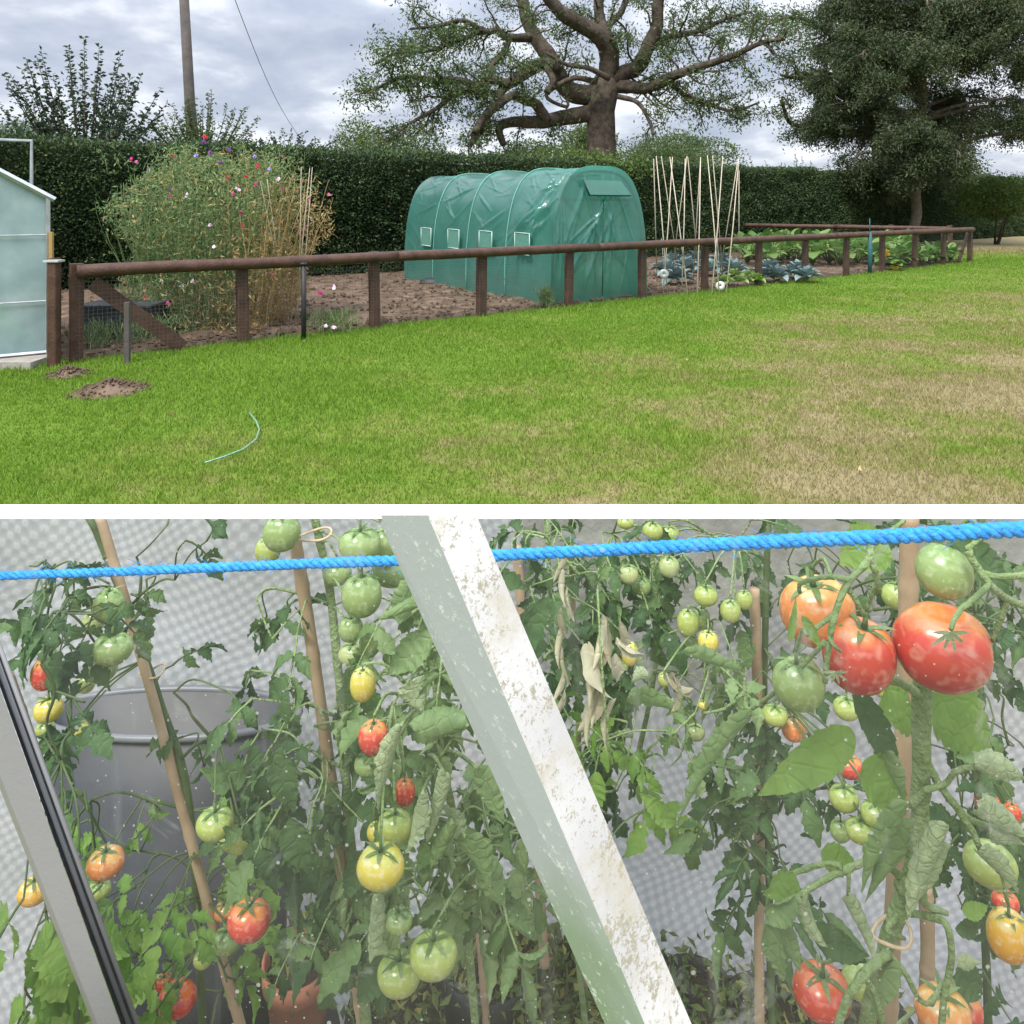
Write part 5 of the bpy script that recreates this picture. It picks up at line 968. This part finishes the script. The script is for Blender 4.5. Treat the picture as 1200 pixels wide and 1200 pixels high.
for l in ((470, 850, 440, 950, .62, 20, 2.4, M_l3), (548, 850, 480, 850, .62, 34, 1.6, M_l1), (520, 905, 500, 985, .62, 20, 2.4, M_l3), (495, 930, 478, 1000, .61, 18, 2.5, M_l3), (530, 965, 505, 1015, .62, 18, 2.4, M_l1), (545, 980, 575, 1045, .63, 30, 1.8, M_l1), (442, 1050, 436, 1122, .62, 20, 2.5, M_l3), (560, 900, 590, 965, .64, 34, 1.2, M_l1), (505, 740, 455, 790, .66, 42, 1.0, M_l1), (500, 700, 445, 725, .66, 16, 2.0, M_l1),
          (540, 985, 520, 940, .64, 26, 1.4, M_l3), (468, 730, 490, 660, .68, 20, 2.0, M_l1), (478, 800, 500, 840, .64, 30, 1.8, M_l3), (560, 1000, 590, 1060, .66, 26, 2.2, M_l1), (425, 1000, 405, 1055, .68, 30, 1.0, M_l2), (452, 1120, 420, 1175, .66, 38, .7, M_l2), (340, 960, 360, 1020, .70, 42, .8, M_l2), (325, 880, 345, 950, .72, 40, .8, M_l2)):
    p2.leaf(*l[:8], up=(0, 1, .1) if l[6] > 1.1 else (0, -1, .4), link=(510+RS.uniform(-10, 10), l[1]-20, .8) if l[0] > 430 else None)
for t in ((330, 624, 44, 46, .80, 'green'), (314, 645, 30, 34, .84, 'lime'), (422, 638, 50, 42, .78, 'green'), (450, 640, 36, 44, .82, 'green'), (460, 668, 50, 34, .83, 'green'), (395, 672, 34, 30, .85, 'green'), (424, 697, 47, 54, .78, 'green'), (411, 737, 29, 32, .79, 'green'), (413, 766, 33, 30, .82, 'pale'), (433, 753, 24, 36, .81, 'green'), (425, 802, 30, 42, .68, 'yellow'), (438, 864, 36, 44, .64, 'pinkred'), (432, 895, 34, 28, .8, 'green'),
          (474, 928, 26, 34, .66, 'red'), (446, 1015, 56, 44, .60, 'yellow'), (463, 968, 40, 44, .64, 'lime'), (440, 975, 20, 26, .8, 'yellow'), (467, 1079, 33, 35, .63, 'green'), (508, 1119, 56, 50, .62, 'lime'), (468, 1141, 52, 36, .64, 'lime'), (405, 1053, 12, 12, .8, 'red'), (478, 1128, 30, 40, .78, 'green')): p2.tomato(*t)
p2.done()
# mass of plants right of the bar, further back
p3 = Plant('tomato_plant', P(640, 1240, 1.12), 'paler tomato plant behind the withered leaves right of the white bar', M_stem)
p3.stem([(640, 604, 1.12), (650, 800, 1.12), (665, 1000, 1.12), (690, 1240, 1.12)], .004, .005)
p3.stem([(760, 604, 1.15), (770, 760, 1.13), (745, 900, 1.12)], .003, .004)
p3.region((580, 608, 900, 700), (1.0, 1.25), 34, .050, M_l2)
p3.region((590, 700, 760, 960), (.98, 1.2), 40, .050, M_l2)
p3.region((640, 840, 800, 1000), (.9, 1.1), 18, .048, M_l4)
p3.region((760, 700, 860, 860), (.9, 1.1), 12, .042, M_l1)
p3.region((600, 620, 700, 700), (.8, .95), 7, .045, M_l2)
for l in ((735, 820, 800, 835, .75, 26, 1.9, M_l1), (760, 790, 740, 800, .75, 18, 1.6, M_l3), (640, 700, 600, 790, .8, 30, .8, M_l2), (790, 965, 750, 930, .9, 26, .7, M_l4), (700, 905, 690, 960, .85, 30, .8, M_l4)): p3.leaf(*l, up=(0, 1, .1) if l[6] > 1.1 else (0, -1, .4))
b = p3.mb(M_wth)
for k in range(13):
    q = P(RS.uniform(680, 732), RS.uniform(700, 820), .70); leaflet(b, q, np.array([RS.normal()*.3, RS.normal()*.2, -1]), rvec(), RS.uniform(.03, .06), RS.uniform(.012, .024), curl=RS.uniform(.6, 2), droop=RS.uniform(.2, 1.4), lobes=2, twist=1.2)
for k in range(8):
    q = P(662+RS.uniform(-7, 7), 640+k*24, .68); leaflet(b, q, (RS.normal()*.1, 0, -1), rvec(), .035, .010, curl=1.6, droop=.5, twist=2)
for k in range(3): q = P(785+RS.uniform(-10, 10), 785+RS.uniform(-15, 15), .7); leaflet(b, q, (RS.normal()*.6, 0, -1), rvec(), .035, .02, curl=1.2, droop=.9)
mtube(p3.st, [P(700, 690, .7), P(706, 790, .66), P(716, 900, .66)], .0012, .001, 5)
for t in ((737, 673, 23, 24, 1.0, 'pale'), (752, 687, 22, 22, 1.02, 'green'), (784, 664, 24, 26, 1.0, 'pale'), (765, 622, 24, 22, 1.0, 'lime'), (784, 626, 24, 22, 1.05, 'lime'), (827, 698, 28, 26, .96, 'lime'), (856, 716, 24, 28, .95, 'lime'), (872, 703, 20, 24, .98, 'lime'), (806, 730, 26, 34, .96, 'lime'), (822, 724, 20, 28, .99, 'green'), (830, 752, 24, 28, .92, 'yellow'), (812, 758, 18, 28, .98, 'green'), (738, 766, 20, 30, .95, 'yellow'), (778, 796, 14, 18, .9, 'lime'), (815, 858, 22, 22, 1.0, 'pale'), (824, 826, 12, 12, .98, 'yellow'), (733, 612, 20, 16, 1.0, 'lime')): p3.tomato(*t)
p3.done()
p4 = Plant('tomato_plant', P(905, 1240, 1.0), 'dark leaved tomato plant on the upright cane right of centre', M_stemd)
p4.stem([(900, 604, 1.05), (896, 800, 1.04), (900, 1000, 1.03), (905, 1240, 1.02)], .0042, .0055)
p4.stem([(1150, 604, 1.05), (1140, 800, 1.05), (1150, 1000, 1.0), (1160, 1240, 1.0)], .0042, .0055)
p4.region((840, 780, 930, 960), (.92, 1.08), 20, .048, M_l2)
p4.region((850, 950, 930, 1060), (.9, 1.04), 10, .052, M_l2, (.6, 1.8), 0, W=.4)
p4.region((880, 608, 1190, 720), (.85, 1.15), 26, .05, M_l2)
p4.region((1110, 700, 1200, 980), (.85, 1.1), 26, .05, M_l2)
p4.region((1120, 980, 1200, 1190), (.85, 1.1), 12, .046, M_l2)
p4.region((930, 860, 1060, 960), (.9, 1.1), 8, .042, M_l2)
for t in ((908, 838, 30, 28, .9, 'lime'), (930, 853, 28, 34, .92, 'orange'), (995, 898, 32, 32, .88, 'pinkred'), (989, 935, 34, 36, .82, 'lime'), (1027, 954, 36, 26, .80, 'lime'), (985, 973, 24, 30, .84, 'green'), (1008, 973, 34, 28, .80, 'lime'), (1052, 698, 36, 34, .8, 'lime'), (1157, 940, 28, 22, .85, 'red'), (1186, 952, 20, 26, .85, 'red'), (1178, 1056, 30, 26, .8, 'red'), (1128, 812, 14, 30, .9, 'orange'), (1040, 806, 34, 26, .82, 'lime'), (992, 830, 30, 30, .88, 'lime')): p4.tomato(*t)
p4.done()
# foreground plant at right
p5 = Plant('tomato_plant', P(1020, 1240, .58), 'foreground tomato plant with the three biggest red fruits and tightly rolled leaves', M_stem)
w_ = 1/F*.56
p5.stem([(1082, 790, .585), (1080, 860, .58), (1079, 940, .58), (1070, 1010, .58), (1052, 1067, .58), (1036, 1120, .58), (1018, 1190, .585), (1008, 1250, .59)], 14*w_, 12*w_, 14, knobs=False)
for pts, a, b_ in (([(1082, 885, .58), (1098, 915, .575), (1112, 935, .57), (1136, 968, .565), (1150, 998, .56)], 7, 5), ([(1068, 945, .575), (1085, 926, .57), (1107, 919, .57), (1121, 903, .565), (1144, 898, .56)], 5, 4), ([(1112, 935, .57), (1140, 962, .57), (1185, 975, .56), (1215, 980, .56)], 5, 4), ([(1058, 1030, .575), (1029, 1008, .56), (987, 1021, .55), (947, 1043, .55), (920, 1058, .55), (900, 1078, .55), (896, 1110, .555)], 6, 1.8), ([(987, 1015, .55), (965, 1012, .555), (930, 1024, .56), (905, 1040, .56), (897, 1070, .57)], 4.5, 1.8), ([(947, 1040, .55), (943, 1060, .55)], 3, 3), ([(995, 1018, .55), (994, 1052, .55)], 3, 3),
                   ([(1067, 1069, .57), (1090, 1074, .56), (1109, 1084, .55), (1115, 1120, .55), (1107, 1168, .55), (1100, 1230, .55)], 5, 5), ([(1055, 1040, .57), (1075, 1030, .56), (1085, 1060, .56), (1110, 1070, .56)], 9, 4), ([(1040, 1117, .565), (1020, 1135, .555), (1005, 1150, .55), (987, 1185, .55), (980, 1230, .55)], 7, 6), ([(1040, 1117, .565), (1061, 1141, .56), (1077, 1171, .56), (1092, 1177, .56)], 5, 3), ([(1010, 1140, .55), (1025, 1165, .55), (1035, 1200, .55)], 5, 5),
                   ([(1050, 1075, .57), (1040, 1090, .56), (1060, 1100, .57)], 4, 3), ([(1020, 640, .52), (1018, 656, .515), (995, 682, .51), (979, 717, .50), (971, 760, .495), (967, 800, .495)], 5.5, 3.5), ([(996, 680, .51), (975, 676, .51), (955, 678, .51), (938, 684, .515), (937, 694, .52)], 4, 3), ([(994, 690, .51), (1004, 705, .51), (1013, 722, .515)], 4, 3), ([(1018, 652, .515), (1026, 672, .515), (1030, 694, .52)], 5, 4), ([(976, 722, .50), (960, 733, .50), (945, 745, .50)], 3.5, 2.5), ([(972, 748, .495), (978, 757, .49), (985, 763, .49)], 3, 2.5),
                   ([(1133, 645, .52), (1148, 668, .515), (1160, 684, .51), (1181, 702, .51), (1215, 715, .51)], 5.5, 5), ([(1160, 684, .51), (1146, 698, .50), (1128, 712, .49), (1118, 726, .482), (1114, 738, .475)], 4, 3), ([(1181, 702, .51), (1172, 730, .515), (1163, 752, .52)], 3.5, 2.5), ([(1150, 672, .515), (1175, 676, .51), (1215, 672, .51)], 5, 4), ([(1133, 645, .52), (1150, 628, .52), (1160, 612, .52)], 4, 3), ([(1020, 640, .52), (1040, 625, .53), (1060, 610, .54)], 4, 3),
                   ([(1075, 812, .58), (1055, 800, .56), (1035, 797, .55), (1015, 800, .54)], 7, 4), ([(967, 752, .50), (945, 775, .51), (915, 805, .53), (893, 822, .56), (875, 830, .57), (872, 796, .58), (862, 780, .58)], 3, 3.5), ([(872, 812, .575), (850, 830, .58), (825, 836, .59)], 3, 2)):
    p5.stem(pts, a*w_, b_*w_, 8, knobs=False)
for t, kw in (((958, 716, 86, 86, .555, 'orange'), dict(tilt=-.2, face=.1, ribamp=.035)), ((1007, 768, 82, 94, .53, 'pinkred'), dict(tilt=.1, face=.12, ribs=5, ribamp=.03)), ((1104, 758, 108, 108, .525, 'pinkred'), dict(tilt=.0, face=.1, ribs=7, ribamp=.05, calyx=False)), ((1106, 669, 64, 66, .545, 'green'), dict(tilt=.4, face=-.3)), ((936, 801, 60, 66, .52, 'green'), dict(tilt=-.1)), ((963, 1162, 66, 56, .60, 'red'), dict(face=.1)),
              ((1105, 1186, 62, 52, .60, 'orange'), dict()), ((1182, 1096, 48, 68, .56, 'amber'), dict()), ((1160, 1012, 58, 60, .66, 'lime'), dict(calyx=False)), ((1008, 1150, 42, 50, .66, 'lime'), dict(calyx=False)), ((1125, 1180, 50, 34, .66, 'pinkred'), dict())): p5.tomato(*t, **kw)
# dried calyx stars on the fruit faces
for (x, y, d, rr) in ((1113, 741, .468, .013), (979, 787, .482, .009)):
    b = MB(); c = np.array(P(x, y, d))
    for k in range(6): a = -1.57+(k-2.5)*.62; leaflet(b, c, (math.cos(a), -.05, math.sin(a)), (0, -1, .2), rr*RS.uniform(.8, 1.2), rr*.22, curl=.7, droop=.2, nt=5, nc=2)
    b.build('calyx', M_l3, p5.r)
LV = [((932, 1050), (897, 1080), .545, 24, 1.9, M_l1, (0, -1, .4), .3), ((930, 1022), (895, 1048), .555, 26, 1.8, M_l4, (0, -1, .4), .4), ((900, 1075), (915, 1150), .55, 28, 1.3, M_l1, (0, -1, .2), .3), ((999, 856), (890, 932), .545, 48, .55, M_l4, (0, -1, .6), .5), ((880, 834), (793, 960), .56, 23, 2.5, M_l1, (0, 1, .1), .2), ((1000, 808), (1055, 915), .57, 40, .9, M_l2, (0, -.8, .4), .3), ((1094, 812), (1160, 880), .60, 78, .35, M_l4, (0, -1, .4), .2), ((1068, 826), (1030, 830), .61, 60, .3, M_l4, (0, -1, .4), .1), ((1010, 895), (1062, 940), .56, 60, .5, M_l4, (0, -1, .5), .4), ((1040, 880), (1058, 935), .55, 13, 2.4, M_l1, (0, 1, 0), .1),
      ((1065, 940), (1010, 1042), .535, 25, 2.5, M_l1, (0, 1, .1), .15), ((1072, 962), (1016, 1055), .55, 18, 2.3, M_l1, (0, 1, .1), .15), ((1110, 966), (1064, 1072), .525, 27, 2.5, M_l3, (0, 1, .1), .12), ((1114, 990), (1072, 1060), .535, 17, 2.4, M_l3, (0, 1, .1), .1), ((994, 1050), (1026, 1124), .54, 18, 2.5, M_l3, (0, 1, .1), .15), ((940, 1052), (966, 1110), .545, 22, 2.5, M_l3, (0, 1, .1), .3), ((962, 1108), (1018, 1120), .555, 24, 1.0, M_l2, (0, -1, .5), .4), ((950, 1085), (1015, 1128), .57, 34, .7, M_l2, (0, -1, .5), .4), ((905, 1072), (937, 1138), .56, 18, 2.0, M_l1, (0, 1, .1), .2),
      ((1143, 896), (1200, 912), .555, 26, 2.0, M_l3, (0, 1, .1), .3), ((1146, 948), (1200, 978), .55, 32, 1.7, M_l3, (0, 1, .1), .4), ((1148, 996), (1195, 1045), .55, 30, 1.3, M_l3, (0, 1, .1), .3), ((1160, 975), (1200, 990), .56, 18, 2.2, M_l3, (0, 1, .1), .2), ((962, 1000), (1005, 1016), .57, 34, .5, M_l4, (0, -1, .6), .2), ((1012, 1000), (1040, 980), .57, 22, .7, M_l4, (0, -1, .4), .3), ((940, 722), (962, 760), .49, 14, .7, M_l4, (0, -1, .3), .3), ((1050, 1125), (1020, 1190), .56, 26, .8, M_l1, (0, -1, .3), .3), ((1128, 1068), (1158, 1062), .56, 20, .6, M_l4, (0, -1, .5), .5), ((1120, 1090), (1150, 1080), .58, 22, 1.2, M_l2, (0, -1, .5), .5),
      ((1035, 628), (985, 660), .62, 60, .4, M_l4, (0, -1, .5), .3), ((1125, 635), (1185, 700), .62, 46, .5, M_l2, (0, -1, .5), .3), ((1120, 1135), (1150, 1170), .62, 40, .6, M_l2, (0, -1, .5), .3), ((1122, 1132), (1150, 1128), .57, 10, 2.4, M_l3, (0, 1, 0), .2), ((800, 764), (872, 788), .57, 20, 2.2, M_l1, (0, 1, .1), -.3), ((925, 752), (933, 700), .50, 10, .7, M_l4, (0, -1, .4), .2)]
for (a, c, d, wp, cu, m, up, dr) in LV: p5.leaf(a[0], a[1], c[0], c[1], d, wp, cu, m, up=up, droop=dr, rip=.05 if cu > 1.2 else .03, lobes=0)
p5.done()
# twine ties
M_jute = mat('jute_tie', [(.45, .33, .20), (.6, .48, .32)], rough=.9, scale=90)
for (x, y, d, rx, lab) in ((362, 628, .83, .026, 'jute tie looped round the green tomato cane'), (178, 788, .95, .016, 'jute tie at the leaning cane before the tub'), (1045, 1093, .57, .014, 'jute tie round the thick stem at bottom right')):
    c = P(x, y, d); b = MB(); b.tube([c+Vector((rx*math.cos(a), .012*math.sin(a), .003*math.sin(a*2)+.004*math.cos(a))) for a in np.linspace(0, 6.283, 26)], .0014, n=5, cap=False); tag(b.build('twine_tie', M_jute, origin=tuple(c), clamp=True), lab, 'tie', 'jute ties')
# pots at the back of the floor
M_terra = mat('terracotta', [(.36, .13, .07), (.48, .20, .12)], rough=.85, scale=20, bump=.2)
M_compost = mat('compost', [(.03, .022, .016), (.08, .055, .04)], rough=1, scale=60, bump=.8, bscale=160)
M_moss = leafmat('seedling_leaf', [(0, (.07, .11, .03)), (.7, (.16, .22, .06)), (1, (.38, .34, .10))], transl=.3)
for (x, d, r_, h, m, lab, plantn) in ((350, 1.20, .055, .36, M_terra, 'small terracotta pot raised beside the red tomatoes', 30), (575, 1.24, .085, .33, M_black, 'black pot of seedlings left of the white bar foot', 160), (655, 1.22, .09, .27, M_black, 'black pot of yellowing seedlings behind the white bar foot', 260), (815, 1.26, .075, .22, M_black, 'black pot just right of the white bar foot', 60), (905, 1.22, .085, .22, M_black, 'black pot at the foot of the upright cane', 60), (470, 1.24, .09, .22, M_black, 'black pot under the lowest green tomatoes', 120), (1010, 1.24, .085, .20, M_black, 'black pot below the foreground plant', 40), (250, 1.1, .085, .19, M_black, 'black pot at the foot of the leaning cane', 100)):
    c = P(x, 0, d); r = empty('plant_pot', (c.x, d, 0), lab, 'pot', 'pots on the greenhouse floor')
    z0 = .01
    if m is M_terra:   # stands on an upturned black pot
        z0 = .232; rb = empty('plant_pot', (c.x, d, 0), 'upturned black pot carrying the small terracotta pot', 'pot', 'pots on the greenhouse floor'); b = MB(); b.lathe([(.098, .01), (.105, .01), (.105, .04), (.095, .04), (.066, .23), (.001, .23)], (c.x, d, 0), n=32); b.build('pot', M_black, rb)
    b = MB(); b.lathe([(.001, z0), (r_*.75, z0), (r_*.97, h-.03), (r_*1.06, h-.03), (r_*1.06, h), (r_*.98, h), (r_*.95, h-.03)], (c.x, d, 0), n=32); b.build('pot', m, r)
    b = MB(); b.lathe([(r_*.955, h-.028), (r_*.6, h-.018), (.001, h-.012)], (c.x, d, 0), n=32); b.build('soil', M_compost, r)
    if plantn:
        n = plantn*3; a = RS.uniform(0, 6.28, n); k = np.sqrt(RS.rand(n))*r_*1.1; p = np.stack([c.x+np.cos(a)*k, d+np.sin(a)*k, h-.02+RS.uniform(0, .075, n)], 1); b = MB(); b.addnp(*leafcloud(p, RS.uniform(.012, .03, n), RS.uniform(.006, .014, n), updown=.3)); b.build('seedlings', M_moss, r, smooth=False)
